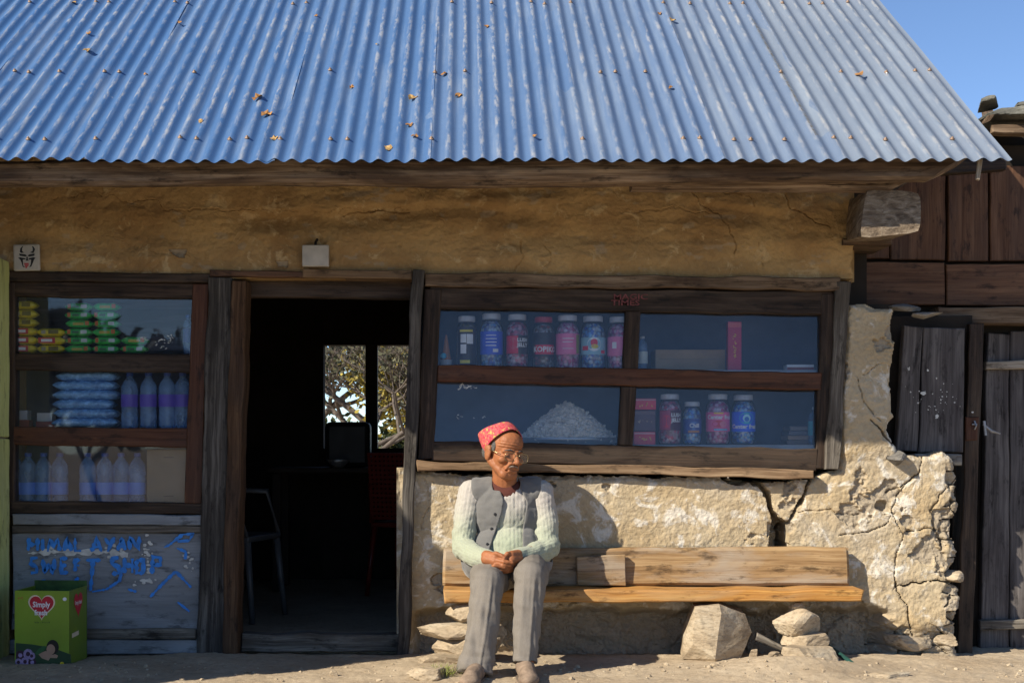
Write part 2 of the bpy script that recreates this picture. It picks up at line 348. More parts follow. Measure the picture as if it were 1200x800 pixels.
# ------------------------------------------------------------------ boards, height-field walls, stones
def board(name, c4, back, mat, parent=None, rough=0.003, bev=0.004, seed=None, step=0.05, crack=0.0):
    """a sawn plank: front corners c4 (top left, top right, bottom right, bottom left) and the vector to its back face"""
    a, b, c, d = [Vector(q) for q in c4]; back = Vector(back)
    seed = rnd.randrange(10000) if seed is None else seed
    lu = ((b - a).length + (c - d).length) / 2; lv = ((d - a).length + (c - b).length) / 2
    nu = max(2, min(60, int(lu / step))); nv = max(2, min(60, int(lv / step)))
    us = np.concatenate([[0], [min(bev / lu, .2)], np.linspace(0, 1, nu + 1)[1:-1], [1 - min(bev / lu, .2)], [1]])
    vs = np.concatenate([[0], [min(bev / lv, .2)], np.linspace(0, 1, nv + 1)[1:-1], [1 - min(bev / lv, .2)], [1]])
    us = np.unique(us); vs = np.unique(vs); U, V = np.meshgrid(us, vs); nU, nV = len(us), len(vs)
    A, B, C, Dd = [np.array(q) for q in (a, b, c, d)]
    P = A * ((1 - U) * (1 - V))[..., None] + B * (U * (1 - V))[..., None] + C * (U * V)[..., None] + Dd * ((1 - U) * V)[..., None]
    ev = np.array((d - a).normalized()); eu = np.array((b - a).normalized()); bk = np.array(back.normalized())
    s1 = fbm(U * lu * 7, V * 0 + 3.1, 0, seed, 3); s2 = fbm(U * lu * 7, V * 0 + 9.7, 0, seed + 3, 3)
    s3 = fbm(V * lv * 7, U * 0 + 1.1, 0, seed + 5, 3); s4 = fbm(V * lv * 7, U * 0 + 5.7, 0, seed + 7, 3)
    P += ev * ((s1 * (1 - V) + s2 * V) * rough * 1.6)[..., None] + eu * ((s3 * (1 - U) + s4 * U) * rough * 1.6)[..., None]
    edge = ((U == 0) | (U == 1) | (V == 0) | (V == 1))
    P += bk * (np.where(edge, bev, 0) + fbm(U * lu * 5, V * lv * 9, 0, seed + 11, 3) * rough)[..., None]
    ou, ov = seed * 0.37 % 20, seed * 0.73 % 20
    if lu >= lv: UV = np.stack([U * lu + ou, V * lv + ov], -1)
    else: UV = np.stack([V * lv + ou, U * lu + ov], -1)
    verts = P.reshape(-1, 3); uv = UV.reshape(-1, 2); idx = np.arange(nU * nV).reshape(nV, nU)
    f = np.stack([idx[:-1, :-1], idx[1:, :-1], idx[1:, 1:], idx[:-1, 1:]], -1).reshape(-1, 4).tolist()
    ring = list(idx[0, :]) + list(idx[1:, -1]) + list(idx[-1, -2::-1]) + list(idx[-2:0:-1, 0])
    n = len(verts); T = back.length
    verts = np.concatenate([verts, verts[ring] + bk * T]); uo = uv[ring].copy(); uo[:, 1] += T; uv = np.concatenate([uv, uo])
    m = len(ring)
    for i in range(m): f.append([ring[i], ring[(i + 1) % m], n + (i + 1) % m, n + i])
    f.append([n + i for i in range(m)])
    o = mk(name, verts, f, mat, parent, uv=uv); me = o.data
    bm = bmesh.new(); bm.from_mesh(me); bmesh.ops.recalc_face_normals(bm, faces=bm.faces); bm.to_mesh(me); bm.free()
    return o
def pboard(name, q, p, t, mat, parent=None, **k):
    """a plank drawn by its four corners in the photograph, standing p in front of the wall and t thick"""
    ps = p if isinstance(p, (list, tuple)) else [p] * 4
    return board(name, [W(x, y, pp) for (x, y), pp in zip(q, ps)], (0, t, 0), mat, parent, **k)
def rect(x0, y0, x1, y1): return [(x0, y0), (x1, y0), (x1, y1), (x0, y1)]
PX = D / F
def hfield(name, x0, x1, y0, y1, step, fn, mat, parent, back=0.3):
    """a wall surface: fn(px, py) gives how far it stands out, and how raw it is; px, py as in the photograph"""
    nx = int((x1 - x0) / step) + 1; ny = int((y1 - y0) / step) + 1
    X, Y = np.meshgrid(np.linspace(x0, x1, nx), np.linspace(y0, y1, ny))
    p, raw = fn(X, Y)
    gone = np.isnan(p); p = np.where(gone, -0.2, p)
    V = np.stack([(X - CX) * PX, -p, CZ + (CY - Y) * PX], -1).reshape(-1, 3)
    idx = np.arange(nx * ny).reshape(ny, nx)
    f = np.stack([idx[:-1, :-1], idx[1:, :-1], idx[1:, 1:], idx[:-1, 1:]], -1).reshape(-1, 4)
    keep = ~(gone.ravel()[f].all(1)); f = f[keep]
    ring = np.concatenate([idx[0, :], idx[1:, -1], idx[-1, -2::-1], idx[-2:0:-1, 0]])
    n = len(V); sk = V[ring].copy(); sk[:, 1] = back; V = np.concatenate([V, sk]); m = len(ring); i = np.arange(m); j = (i + 1) % m
    q = np.stack([ring[i], ring[j], n + j, n + i], -1); q = q[~(gone.ravel()[ring[i]] | gone.ravel()[ring[j]])]
    f = np.concatenate([f, q])
    o = mk(name, V, f, mat, parent, smooth=False)
    at = o.data.attributes.new('raw', 'FLOAT', 'POINT'); at.data.foreach_set('value', np.concatenate([raw.ravel(), np.zeros(m)]))
    return o
def rock(name, c, dims, seed, mat, parent=None, rot=(0, 0, 0), planes=14, sub=4, rough=0.05, flat=0.0):
    """a broken stone: a convex block of random facets with a worn, pitted skin; c is the centre of its base"""
    r = random.Random(seed); bm = bmesh.new(); bmesh.ops.create_icosphere(bm, subdivisions=sub, radius=1); bm.verts.index_update()
    N = np.array([v.co[:] for v in bm.verts]); F_ = [tuple(x.index for x in q.verts) for q in bm.faces]; bm.free()
    pl = [Vector((r.gauss(0, 1), r.gauss(0, 1), r.gauss(0, 1))).normalized() for _ in range(planes)]
    hs = [0.48 + 0.34 * r.random() for _ in pl]
    pl += [Vector((0, 0, 1)), Vector((0, 0, -1))]; hs += [0.8 - flat, 0.8 - flat]
    rad = np.full(len(N), 1.15)
    for q, h in zip(pl, hs):
        dt = N @ np.array(q); rad = np.where(dt > 0.05, np.minimum(rad, h / np.maximum(dt, 0.05)), rad)
    P = N * rad[:, None]; P = P / np.abs(P).max(0)
    P += N * (0.035 * np.abs(fbm(N[:, 0] * 7 + seed, N[:, 1] * 7, N[:, 2] * 12, seed + 3, 3)))[:, None] * -1; P *= 1 + rough * fbm(N[:, 0] * 3.1 + seed, N[:, 1] * 3.1, N[:, 2] * 6, seed, 4)[:, None]
    P = P * np.array(dims) / 2
    o = mk(name, P, F_, mat, parent, smooth=False)
    R = Matrix.Rotation(rot[2], 4, 'Z') @ Matrix.Rotation(rot[1], 4, 'Y') @ Matrix.Rotation(rot[0], 4, 'X')
    o.data.transform(R); zmin = min(v.co.z for v in o.data.vertices); o.data.transform(Matrix.Translation((0, 0, -zmin)))
    o.location = Vector(c) - (parent.location if parent is not None else Vector()); return o
def flatpoly(name, pts, mat, parent, place):
    """a flat printed shape: pts in 2D, place(x, y) -> point"""
    return mk(name, [place(*q) for q in pts], [tuple(range(len(pts)))], mat, parent)
def circ(cx, cy, rx, ry, n=18, a0=0): return [(cx + rx * math.cos(a0 + 2 * math.pi * k / n), cy + ry * math.sin(a0 + 2 * math.pi * k / n)) for k in range(n)]
def text_geo(s, size, bold=0.0, sx=1.0):
    cu = bpy.data.curves.new('t', 'FONT'); cu.body = s; cu.size = size; cu.align_x = 'CENTER'; cu.align_y = 'CENTER'; cu.resolution_u = 2; cu.offset = bold
    o = bpy.data.objects.new('t', cu); col.objects.link(o); dg = bpy.context.evaluated_depsgraph_get(); dg.update()
    me = bpy.data.meshes.new_from_object(o.evaluated_get(dg)); v = [(q.co.x * sx, q.co.y) for q in me.vertices]; f = [tuple(p.vertices) for p in me.polygons]
    bpy.data.objects.remove(o); bpy.data.curves.remove(cu); bpy.data.meshes.remove(me); return v, f
def text(name, s, size, mat, parent, place, bold=0.0, sx=1.0):
    v, f = text_geo(s, size, bold, sx); return mk(name, [place(*q) for q in v], f, mat, parent)
def stroke_geo(pts, w, seed=0, wob=0.15):
    """a brush stroke along a polyline (2D)"""
    P = []; 
    for (ax, ay), (bx, by) in zip(pts[:-1], pts[1:]):
        n = max(2, int(math.hypot(bx - ax, by - ay) / (w * 0.6)))
        P += [(ax + (bx - ax) * k / n, ay + (by - ay) * k / n) for k in range(n)]
    P.append(pts[-1]); v = []; f = []; r = random.Random(seed)
    for i, (x, y) in enumerate(P):
        ax, ay = P[max(i - 1, 0)]; bx, by = P[min(i + 1, len(P) - 1)]; L = math.hypot(bx - ax, by - ay) + 1e-9
        nx, ny = -(by - ay) / L, (bx - ax) / L; h = w / 2 * (1 + r.uniform(-wob, wob) * 2)
        if i in (0, len(P) - 1): h *= 0.6
        v += [(x + nx * h, y + ny * h), (x - nx * h, y - ny * h)]
        if i: f.append((2 * i - 2, 2 * i - 1, 2 * i + 1, 2 * i))
    return v, f

# ------------------------------------------------------------------ the ground
def axis(lo, hi, step, far):
    a = np.arange(lo, hi + step / 2, step); g = step * 1.35 ** np.arange(1, 60); g = np.cumsum(g)
    g = g[g < far]; return np.concatenate([lo - g[::-1], a, hi + g])
gx = axis(-2.3, 2.7, 0.010, 900); gy = axis(-1.25, 0.12, 0.009, 900)
GX, GY = np.meshgrid(gx, gy); Pf = -GY
near = np.exp(-np.maximum(0, np.hypot(GX * 0.4, GY) - 1.5) ** 2)
def ground_z(x, y):
    p = -y
    z = -0.62 * sstep(1.5, 4.5, p) 
    z = z + 0.016 * fbm(x * 1.7 + 3, y * 2.3, 0, 5, 4) + 0.007 * fbm(x * 9, y * 9, 0, 8, 4)
    mound = np.exp(-(((x - 1.33) / 0.30) ** 2 + ((p - 0.42) / 0.20) ** 2)) * 0.055
    mound = mound + np.exp(-(((x + 0.10) / 0.20) ** 2 + ((p - 0.55) / 0.16) ** 2)) * 0.03
    return z + mound
GZ = ground_z(GX, GY) + near * (0.006 * np.abs(fbm(GX * 30, GY * 30, 0, 21, 3)) ) - 0.02 * sstep(-0.06, 0.05, GY) * (GY < 20)
idx = np.arange(GX.size).reshape(GX.shape)
g = mk('ground', np.stack([GX, GY, GZ], -1).reshape(-1, 3), np.stack([idx[:-1, :-1], idx[:-1, 1:], idx[1:, 1:], idx[1:, :-1]], -1).reshape(-1, 4), M['earth'], smooth=True)
tag(g, 'dry dusty earth yard in front of the shop', 'ground', kind='structure')
def gz(x, y): return float(ground_z(np.array([x]), np.array([y]))[0])
# ------------------------------------------------------------------ the shop
shop = thing('shop_building', (0, 0, 0), 'long mud plastered shop with a blue corrugated iron roof', 'building')

CR = [   # cracks in the lower wall: points in the photograph, width px, depth m
    ([(846, 561), (866, 566), (880, 562), (897, 575), (904, 590), (907, 612), (905, 642)], 4.2, 0.10),
    ([(952, 560), (941, 586), (930, 604), (921, 618), (922, 645)], 3.4, 0.09),
    ([(1088, 520), (1079, 553), (1062, 566), (1040, 578)], 1.4, 0.03), ([(1062, 566), (1052, 585), (1040, 612), (1020, 622), (985, 628)], 1.0, 0.015),
    ([(1046, 600), (1050, 612), (1060, 625), (1055, 640), (1049, 655), (1048, 690)], 1.3, 0.03), ([(1056, 624), (1085, 618), (1104, 622)], 1.2, 0.02),
    ([(1128, 560), (1105, 575), (1092, 600), (1096, 620), (1110, 640)], 1.3, 0.02), ([(1050, 686), (1075, 682), (1100, 680), (1126, 686)], 2.2, 0.05),
    ([(1048, 682), (1060, 705), (1068, 735), (1072, 752), (1098, 750), (1122, 752)], 2.0, 0.045), ([(930, 600), (970, 598), (1010, 603)], 0.8, 0.008),
    ([(1020, 492), (1032, 505), (1046, 520)], 2.2, 0.05), ([(988, 390), (984, 415), (990, 440), (986, 470)], 1.2, 0.02), ([(1003, 440), (1012, 470), (1030, 492)], 0.9, 0.012),
    ([(700, 700), (640, 712), (560, 706)], 1.0, 0.01), ([(497, 560), (505, 590), (492, 620)], 0.7, 0.006), ([(1010, 440), (1030, 425), (1048, 430)], 0.8, 0.008)]
OUT = [(478, 552), (560, 556), (700, 557), (846, 560), (900, 566), (948, 562), (968, 553), (984, 548), (986, 470), (990, 380), (994, 358), (1010, 355), (1030, 361), (1046, 362),
       (1048, 400), (1043, 450), (1046, 486), (1042, 494), (1040, 503), (1046, 515), (1052, 530), (1080, 536), (1104, 529), (1118, 536), (1125, 560), (1122, 578), (1128, 592), (1116, 626), (1126, 646), (1114, 674), (1128, 690), (1122, 742), (1127, 780), (1128, 830), (470, 830), (474, 700)]
def low_wall(X, Y):
    wx = X + 3.5 * fbm(X / 14, Y / 14, 0, 31, 3); wy = Y + 3.5 * fbm(X / 14, Y / 14, 0, 32, 3)
    ins = in_poly(wx, wy, OUT)
    ed, _ = seg_dist(wx, wy, OUT + OUT[:1])
    rgh = .45 + .55 * sstep(880, 960, X); p = 0.016 * fbm(X / 120, Y / 90, 0, 40, 3) + rgh * 0.006 * fbm(X / 32, Y / 32, 0, 41, 4) - rgh * .007 * np.abs(fbm(X / 18, Y / 15, 0, 56, 4)) + 0.003 * fbm(X / 7, Y / 7, 0, 42, 3) + 0.0015 * fbm(X / 3, Y / 3, 0, 43, 2)
    # a coat that has come off in flakes
    lim = fbm(X / 40, Y / 34, 0, 44, 5)
    right = sstep(1000, 1110, X) * 0.35 + sstep(690, 770, Y) * 0.35 * (X > 960)
    raw = sstep(0.26, 0.34, lim + right * .8 - 0.12 * (X < 900) - .05)
    p = p - raw * (0.013 + 0.010 * np.abs(fbm(X / 9, Y / 9, 0, 45, 3)))
    # coursed rubble showing at the right end and at the foot
    sx = X / 46 + 0.35 * fbm(X / 30, Y / 30, 0, 46, 2); sy = Y / 21 + 0.3 * fbm(X / 30, Y / 30, 0, 47, 2)
    f1, f2, cid = worley(sx, sy, 50); rub = np.maximum(sstep(1104, 1110, X + 14 * fbm(X / 20, Y / 20, 0, 48, 3)) * sstep(540, 560, Y), sstep(722, 752, Y + 14 * fbm(X / 30, Y / 30, 0, 49, 3)) * (X > 1020))
    p = p + rub * (0.040 * cid - 0.034 - 0.035 * (1 - sstep(0.0, 0.07, f2 - f1)) + 0.012 * fbm(X / 10, Y / 5, 0, 55, 4))
    raw = np.maximum(raw, rub * 0.9)
    hole = sstep(9, 5, np.hypot((wx - 1036) / 1.1, (wy - 594)))
    p = p - 0.04 * hole; raw = np.maximum(raw, hole)
    cut = in_poly(wx, wy, [(903, 590), (905, 612), (902, 650), (928, 650), (926, 612), (916, 606)])
    for pts, w, dep in CR:
        d, tt = seg_dist(X + 3.0 * fbm(X / 9, Y / 9, 0, 61, 3), Y + 3.0 * fbm(X / 9, Y / 9, 0, 62, 3), pts)
        dep = dep if w > 3 else dep * .7; ww = (w * .85 if w > 3 else w * .52) * (0.5 + 0.8 * sstep(-.4, .4, fbm(X / 16, Y / 16, 0, 63, 2)))
        p = p - dep * sstep(ww, ww * 0.35, d) - 0.004 * sstep(ww * 4, ww, d)
    p = np.where(cut, p - 0.16, p)
    under = sstep(708, 724, Y + 9 * fbm(X / 26, Y / 26, 0, 57, 3)) * sstep(482, 492, X) * sstep(1052, 1026, X + 12 * fbm(X / 18, Y / 18, 0, 58, 3)); p = p - under * (.11 + .03 * fbm(X / 16, Y / 12, 0, 59, 4) + .012 * np.abs(fbm(X / 5, Y / 5, 0, 60, 3))); raw = np.maximum(raw, under * .9)      # wall foot under the bench, undercut and coloured raw to darken it
    p = p - 0.02 * sstep(8, 0, ed) ** 2
    p = p + 0.03 * sstep(735, 800, Y) * (0.4 + fbm(X / 40, Y / 40, 0, 64, 3))
    p = p + sstep(545, 520, Y) * 0.015
    p = np.where(ins, p, np.nan)
    return p, np.clip(raw, 0, 1)
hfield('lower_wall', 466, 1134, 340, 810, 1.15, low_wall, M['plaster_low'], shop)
TC = [([(60, 232), (110, 226), (150, 236), (185, 232), (192, 246)], 0.8, 0.010), ([(190, 246), (300, 246), (430, 246), (480, 244)], 1.0, 0.012), ([(400, 252), (440, 246), (478, 248)], 1.8, 0.02),
      ([(608, 285), (612, 300), (604, 318)], 0.9, 0.012), ([(640, 288), (645, 302), (637, 315)], 0.8, 0.01), ([(810, 222), (822, 240), (845, 252), (858, 275), (862, 296)], 1.0, 0.016), ([(848, 224), (875, 228), (888, 242)], 0.9, 0.012),
      ([(922, 226), (926, 245), (950, 256), (972, 268)], 1.1, 0.016), ([(890, 285), (895, 310)], 0.8, 0.01), ([(90, 262), (180, 296), (240, 300)], 0.6, 0.006), ([(480, 205), (500, 240), (520, 258)], 0.7, 0.008), ([(720, 250), (790, 244), (850, 252)], 1.0, 0.01)]
def top_wall(X, Y):
    p = 0.018 * fbm(X / 160, Y / 34, 0, 70, 3) + 0.012 * fbm(X / 46, Y / 20, 0, 71, 4) - 0.006 * np.abs(fbm(X / 22, Y / 14, 0, 79, 4)) + 0.003 * fbm(X / 6, Y / 6, 0, 72, 3)
    lip = 246 + 10 * fbm(X / 60, Y * 0, 0, 73, 4); p = p - 0.026 * sstep(lip - 9, lip + 1, Y) * (1 - sstep(lip + 2, lip + 26, Y)) * sstep(-.3, .3, fbm(X / 120, Y * 0, 0, 74, 2)) 
    p = p - 0.012 * sstep(300, 322, Y)
    raw = sstep(0.40, 0.5, fbm(X / 26, Y / 12, 0, 75, 4)) * 0.5
    ch = in_poly(X + 2 * fbm(X / 5, Y / 5, 0, 76, 3), Y, [(197, 292), (218, 292), (216, 302), (208, 301)]); p = np.where(ch, p - 0.012, p); raw = np.where(ch, 0.9, raw)
    fl = in_poly(X + 3 * fbm(X / 6, Y / 6, 0, 77, 3), Y + 2 * fbm(X / 6, Y / 6, 0, 78, 3), [(322, 306), (338, 306), (336, 313), (324, 312)]); p = np.where(fl, p - 0.01, p); raw = np.where(fl, 0.8, raw)
    for pts, w, dep in TC:
        d, _ = seg_dist(X + 5 * fbm(X / 12, Y / 12, 0, 81, 3), Y + 5 * fbm(X / 12, Y / 12, 0, 82, 3), pts); p = p - dep * 0.5 * sstep(w * 0.9, w * 0.2, d)
    wx = X + 6 * fbm(X / 14, Y / 14, 0, 83, 3)
    p = np.where(wx > 1000, -0.1 - 0.05 * sstep(1000, 1006, wx), p)
    return p, raw
hfield('upper_wall', -340, 1012, 120, 326, 1.25, top_wall, M['plaster_top'], shop)
def end_wall(X, Y):
    p = 0.02 * fbm(X / 60, Y / 60, 0, 90, 4); return p, sstep(0.2, 0.4, fbm(X / 40, Y / 40, 0, 91, 4))
hfield('end_wall', -340, 6, 324, 790, 5, end_wall, M['plaster_top'], shop)
def mud_jamb(X, Y):   # rough plaster edge between the door post and the lower wall
    return -0.06 + 0.015 * fbm(X / 10, Y / 20, 0, 92, 3), 0 * X + 0.3
hfield('door_reveal', 464, 482, 548, 790, 2, mud_jamb, M['plaster_low'], shop)

# the room behind
def slab(name, lo, hi, mat, parent=shop):
    lo, hi = Vector(lo), Vector(hi); return MB().box((lo + hi) / 2, hi - lo).build(name, mat, parent)
RB = 3.2
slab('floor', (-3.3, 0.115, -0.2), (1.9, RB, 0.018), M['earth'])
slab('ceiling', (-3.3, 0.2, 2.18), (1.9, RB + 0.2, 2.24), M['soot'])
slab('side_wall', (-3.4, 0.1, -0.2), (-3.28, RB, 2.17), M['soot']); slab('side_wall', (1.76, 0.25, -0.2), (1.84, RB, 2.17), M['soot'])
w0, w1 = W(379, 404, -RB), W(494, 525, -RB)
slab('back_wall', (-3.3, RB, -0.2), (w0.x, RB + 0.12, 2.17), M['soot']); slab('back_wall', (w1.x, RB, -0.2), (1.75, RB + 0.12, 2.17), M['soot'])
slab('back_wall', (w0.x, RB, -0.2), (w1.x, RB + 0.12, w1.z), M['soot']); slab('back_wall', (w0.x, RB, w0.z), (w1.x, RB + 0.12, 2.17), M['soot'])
mu = W(435, 460, -RB)
slab('back_window_mullion', (mu.x - 0.04, RB + 0.02, w1.z), (mu.x + 0.04, RB + 0.09, w0.z), M['wood_dark'])
# display cases behind the glass
M['shelf'] = plain('pale_shelf_lining', (0.40, 0.40, 0.42), 0.7, 0, 0.3, 0.15, 6)
for nm, x0, x1, y0, y1 in (('case_back', 478, 1000, 338, 545), ('case_back', -60, 238, 330, 600)):
    a, b = W(x0, y0, 0), W(x1, y1, 0); slab(nm, (a.x, 0.46, b.z), (b.x, 0.48, a.z), M['backing'])
a = W(500, 0, 0).x; b = W(985, 0, 0).x
SHELF_U = W(0, 434, -0.1).z; SHELF_L = W(0, 521, -0.1).z
slab('shelf', (a, 0.055, SHELF_U - 0.02), (b, 0.455, SHELF_U), M['shelf']); slab('shelf', (a, 0.055, SHELF_L - 0.02), (b, 0.455, SHELF_L), M['shelf'])
a2 = W(-50, 0, 0).x; b2 = W(228, 0, 0).x
SL = [W(0, y, -0.1).z for y in (415, 502, 590)]
for z in SL: slab('shelf', (a2, 0.055, z - 0.02), (b2, 0.455, z), M['wood_dark'])
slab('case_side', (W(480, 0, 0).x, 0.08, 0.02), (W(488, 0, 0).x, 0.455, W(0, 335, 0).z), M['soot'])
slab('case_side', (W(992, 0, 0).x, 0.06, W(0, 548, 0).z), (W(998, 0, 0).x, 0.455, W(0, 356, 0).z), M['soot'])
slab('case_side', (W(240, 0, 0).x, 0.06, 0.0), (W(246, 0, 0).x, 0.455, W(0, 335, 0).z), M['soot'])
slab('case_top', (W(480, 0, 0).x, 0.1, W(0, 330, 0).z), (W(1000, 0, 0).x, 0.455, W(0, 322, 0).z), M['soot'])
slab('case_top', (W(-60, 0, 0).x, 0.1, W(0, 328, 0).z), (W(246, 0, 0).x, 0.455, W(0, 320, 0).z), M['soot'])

wd, wr, wg = M['wood_dark'], M['wood_red'], M['wood_grey']
# right hand window
pboard('window_lintel', [(496, 319), (985, 325), (984, 340), (497, 335)], 0.02, 0.12, M['wood_log'], shop, rough=0.006)
pboard('window_rail', [(504, 336), (976, 342), (975, 369), (503, 361)], -0.008, 0.07, wd, shop)
pboard('window_stile', [(497, 337), (517, 338), (508, 537), (489, 539)], 0.0, 0.08, wd, shop)
pboard('window_stile', [(963, 344), (978, 344), (970, 549), (956, 549)], -0.004, 0.07, wd, shop)
pboard('window_post', [(981, 329), (997, 329), (984, 551), (967, 551)], 0.02, 0.10, wg, shop, rough=0.006)
pboard('window_rail', [(513, 427), (964, 437), (962, 457), (512, 447)], 0.004, 0.05, wr, shop)
pboard('window_mullion', [(733, 364), (751, 364), (748, 434), (730, 433)], -0.004, 0.05, wd, shop)
pboard('window_mullion', [(728, 452), (746, 452), (742, 522), (724, 521)], -0.004, 0.05, wd, shop)
pboard('window_rail', [(506, 516), (959, 526), (957, 551), (505, 540)], -0.002, 0.07, wd, shop)
pboard('window_sill', [(489, 540), (954, 550), (954, 561), (490, 551)], [0.05] * 4, 0.13, M['wood_sill'], shop, rough=0.006)
def pane(q, p, lean=0.012):
    v = [W(x, y, p + l_) for (x, y), l_ in zip(q, (-lean, -lean, lean, lean))]; back = [w + Vector((0, 0.004, 0)) for w in v]
    return mk('glass_pane', v + back, [(0, 3, 2, 1), (4, 5, 6, 7), (0, 1, 5, 4), (1, 2, 6, 5), (2, 3, 7, 6), (3, 0, 4, 7)], M['glass'], shop)
panes = [pane([(512, 358), (736, 361), (733, 436), (509, 430)], -0.03), pane([(748, 362), (966, 367), (964, 440), (745, 436)], -0.03),
         pane([(509, 444), (730, 448), (727, 524), (504, 520)], -0.03), pane([(743, 450), (965, 454), (960, 530), (739, 524)], -0.03)]
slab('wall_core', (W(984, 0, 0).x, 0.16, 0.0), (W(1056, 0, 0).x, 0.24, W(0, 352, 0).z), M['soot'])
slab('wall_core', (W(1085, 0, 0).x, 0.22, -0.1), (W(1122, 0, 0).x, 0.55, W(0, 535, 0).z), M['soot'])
# left hand window
pboard('window_header', [(8, 317), (246, 321), (246, 331), (8, 329)], 0.012, 0.10, wd, shop, rough=0.005)
pboard('window_rail', [(11, 330), (246, 332), (244, 350), (12, 347)], -0.004, 0.06, wd, shop)
pboard('window_stile', [(8, 330), (17, 330), (17, 604), (8, 604)], 0.0, 0.06, wd, shop)
pboard('window_stile', [(225, 332), (245, 332), (236, 590), (216, 590)], 0.004, 0.06, wr, shop)
pboard('window_rail', [(16, 413), (225, 415), (224, 437), (16, 434)], -0.006, 0.05, wd, shop)
pboard('window_rail', [(16, 500), (222, 502), (220, 524), (16, 521)], -0.002, 0.05, wr, shop)
pboard('window_rail', [(12, 587), (238, 589), (237, 602), (12, 601)], 0.006, 0.07, wd, shop)
pboard('window_ledge', [(14, 602), (236, 603), (236, 615), (14, 614)], 0.022, 0.08, M['panel'], shop, rough=0.004)
pboard('window_ledge', [(14, 615), (236, 616), (236, 624), (14, 624)], 0.012, 0.08, wg, shop)
panes += [pane([(14, 344), (228, 346), (226, 418), (14, 416)], -0.03, 0), pane([(14, 432), (226, 434), (222, 505), (14, 503)], -0.03, 0), pane([(14, 519), (222, 521), (220, 592), (14, 590)], -0.03, 0)]
panel = pboard('front_panel', [(14, 624), (236, 624), (232, 738), (14, 738)], -0.004, 0.05, M['panel'], shop, rough=0.004)
pboard('base_board', [(95, 736), (229, 736), (229, 748), (95, 748)], 0.016, 0.06, wg, shop); pboard('base_board', [(10, 749), (231, 749), (231, 766), (10, 766)], 0.004, 0.06, M['panel'], shop)
# posts of the door
M['wood_post'] = wood('dark_grey_post_wood', (0.012, 0.010, 0.009), (0.06, 0.053, 0.047), (0.17, 0.155, 0.135), 0.85, 1.0, (0.03, 0.026, 0.022), 0.6, 1.0); M['wood_jamb'] = wood('brown_jamb_wood', (0.018, 0.009, 0.005), (0.075, 0.038, 0.018), (0.16, 0.09, 0.045), 0.75, 1.0, (0.04, 0.025, 0.018), 0.6, 1.0)
pboard('door_post', [(243, 325), (272, 325), (262, 772), (231, 772)], 0.03, 0.12, M['wood_post'], shop, rough=0.007)
pboard('door_frame', [(271, 329), (288, 329), (277, 770), (260, 770)], 0.055, 0.15, M['wood_jamb'], shop, rough=0.006)
pboard('door_frame', [(483, 316), (496, 317), (479, 768), (465, 768)], 0.05, 0.12, M['wood_post'], shop, rough=0.006)
pboard('door_lintel', [(246, 316), (356, 318), (356, 326), (246, 324)], 0.015, 0.14, M['wood_annex'], shop, rough=0.004); pboard('door_lintel', [(354, 315), (483, 317), (483, 327), (354, 325)], 0.022, 0.14, M['wood_sill'], shop)
pboard('door_head', [(276, 325), (482, 327), (482, 350), (276, 348)], -0.10, 0.05, wd, shop)
pboard('threshold', [(284, 744), (470, 742), (470, 762), (284, 764)], -0.03, 0.09, wg, shop, rough=0.008)
# painted sign on the panel
def on(p): return lambda x, y: W(x, y, p)
SIGN = {  # strokes in the photograph
 'HIMALAYAN': [[(34, 630), (33, 645)], [(44, 630), (44, 645)], [(34, 638), (44, 637)], [(50, 631), (50, 645)], [(56, 646), (58, 632), (63, 640), (68, 631), (70, 645)], [(75, 645), (79, 631), (84, 645)], [(76, 640), (83, 640)], [(88, 630), (88, 645), (95, 645)],
   [(107, 646), (113, 630), (119, 646)], [(109, 641), (117, 640)], [(123, 630), (128, 638)], [(134, 629), (126, 646)], [(138, 645), (142, 630), (147, 644)], [(139, 640), (146, 639)], [(152, 644), (152, 629), (163, 643), (163, 628)]],
 'SWEET': [[(44, 653), (37, 654), (36, 660), (43, 664), (43, 670), (36, 671)], [(50, 655), (52, 671), (57, 660), (62, 671), (64, 654)], [(79, 654), (71, 654), (72, 671), (80, 670)], [(72, 662), (78, 662)], [(94, 656), (88, 656), (88, 669)], [(88, 662), (93, 662)], [(101, 656), (118, 656)], [(109, 656), (107, 680), (106, 692)]],
 'SHOP': [[(139, 653), (132, 654), (131, 660), (139, 664), (139, 671), (131, 672)], [(146, 653), (146, 671)], [(155, 654), (155, 671)], [(146, 662), (155, 662)], [(160, 656), (160, 671), (168, 671), (168, 656), (160, 656)], [(178, 672), (179, 652), (188, 653), (188, 661), (180, 662)]],
 'mark': [[(196, 640), (206, 632), (214, 626), (226, 625), (222, 633), (208, 634)], [(192, 641), (199, 638)], [(207, 642), (218, 646), (217, 655)], [(206, 669), (190, 684), (176, 699)], [(206, 669), (224, 688)], [(144, 664), (140, 680), (125, 690), (108, 693)], [(86, 684), (92, 676)], [(44, 682), (54, 680)], [(150, 690), (160, 693)], [(208, 705), (222, 716)]]}
for k, (wname, sts) in enumerate(SIGN.items()):
    mb = MB()
    for j, s_ in enumerate(sts):
        v, f = stroke_geo(s_, 4.3 if wname != 'mark' else 3.0, j + 10 * k, 0.3); mb.add([W(x, y, 0.004 + 0.0002 * j) for x, y in v], [tuple(reversed(q)) for q in f])
    o = mb.build('painted_lettering', M['blue_paint'], panel); o['kind'] = 'stuff'
mb = MB(); r = random.Random(3)
v, f = stroke_geo([(33, 648), (60, 646), (90, 647), (125, 646), (150, 650)], 5.0, 4, 0.5); mb.add([W(x, y, 0.0028) for x, y in v], f)
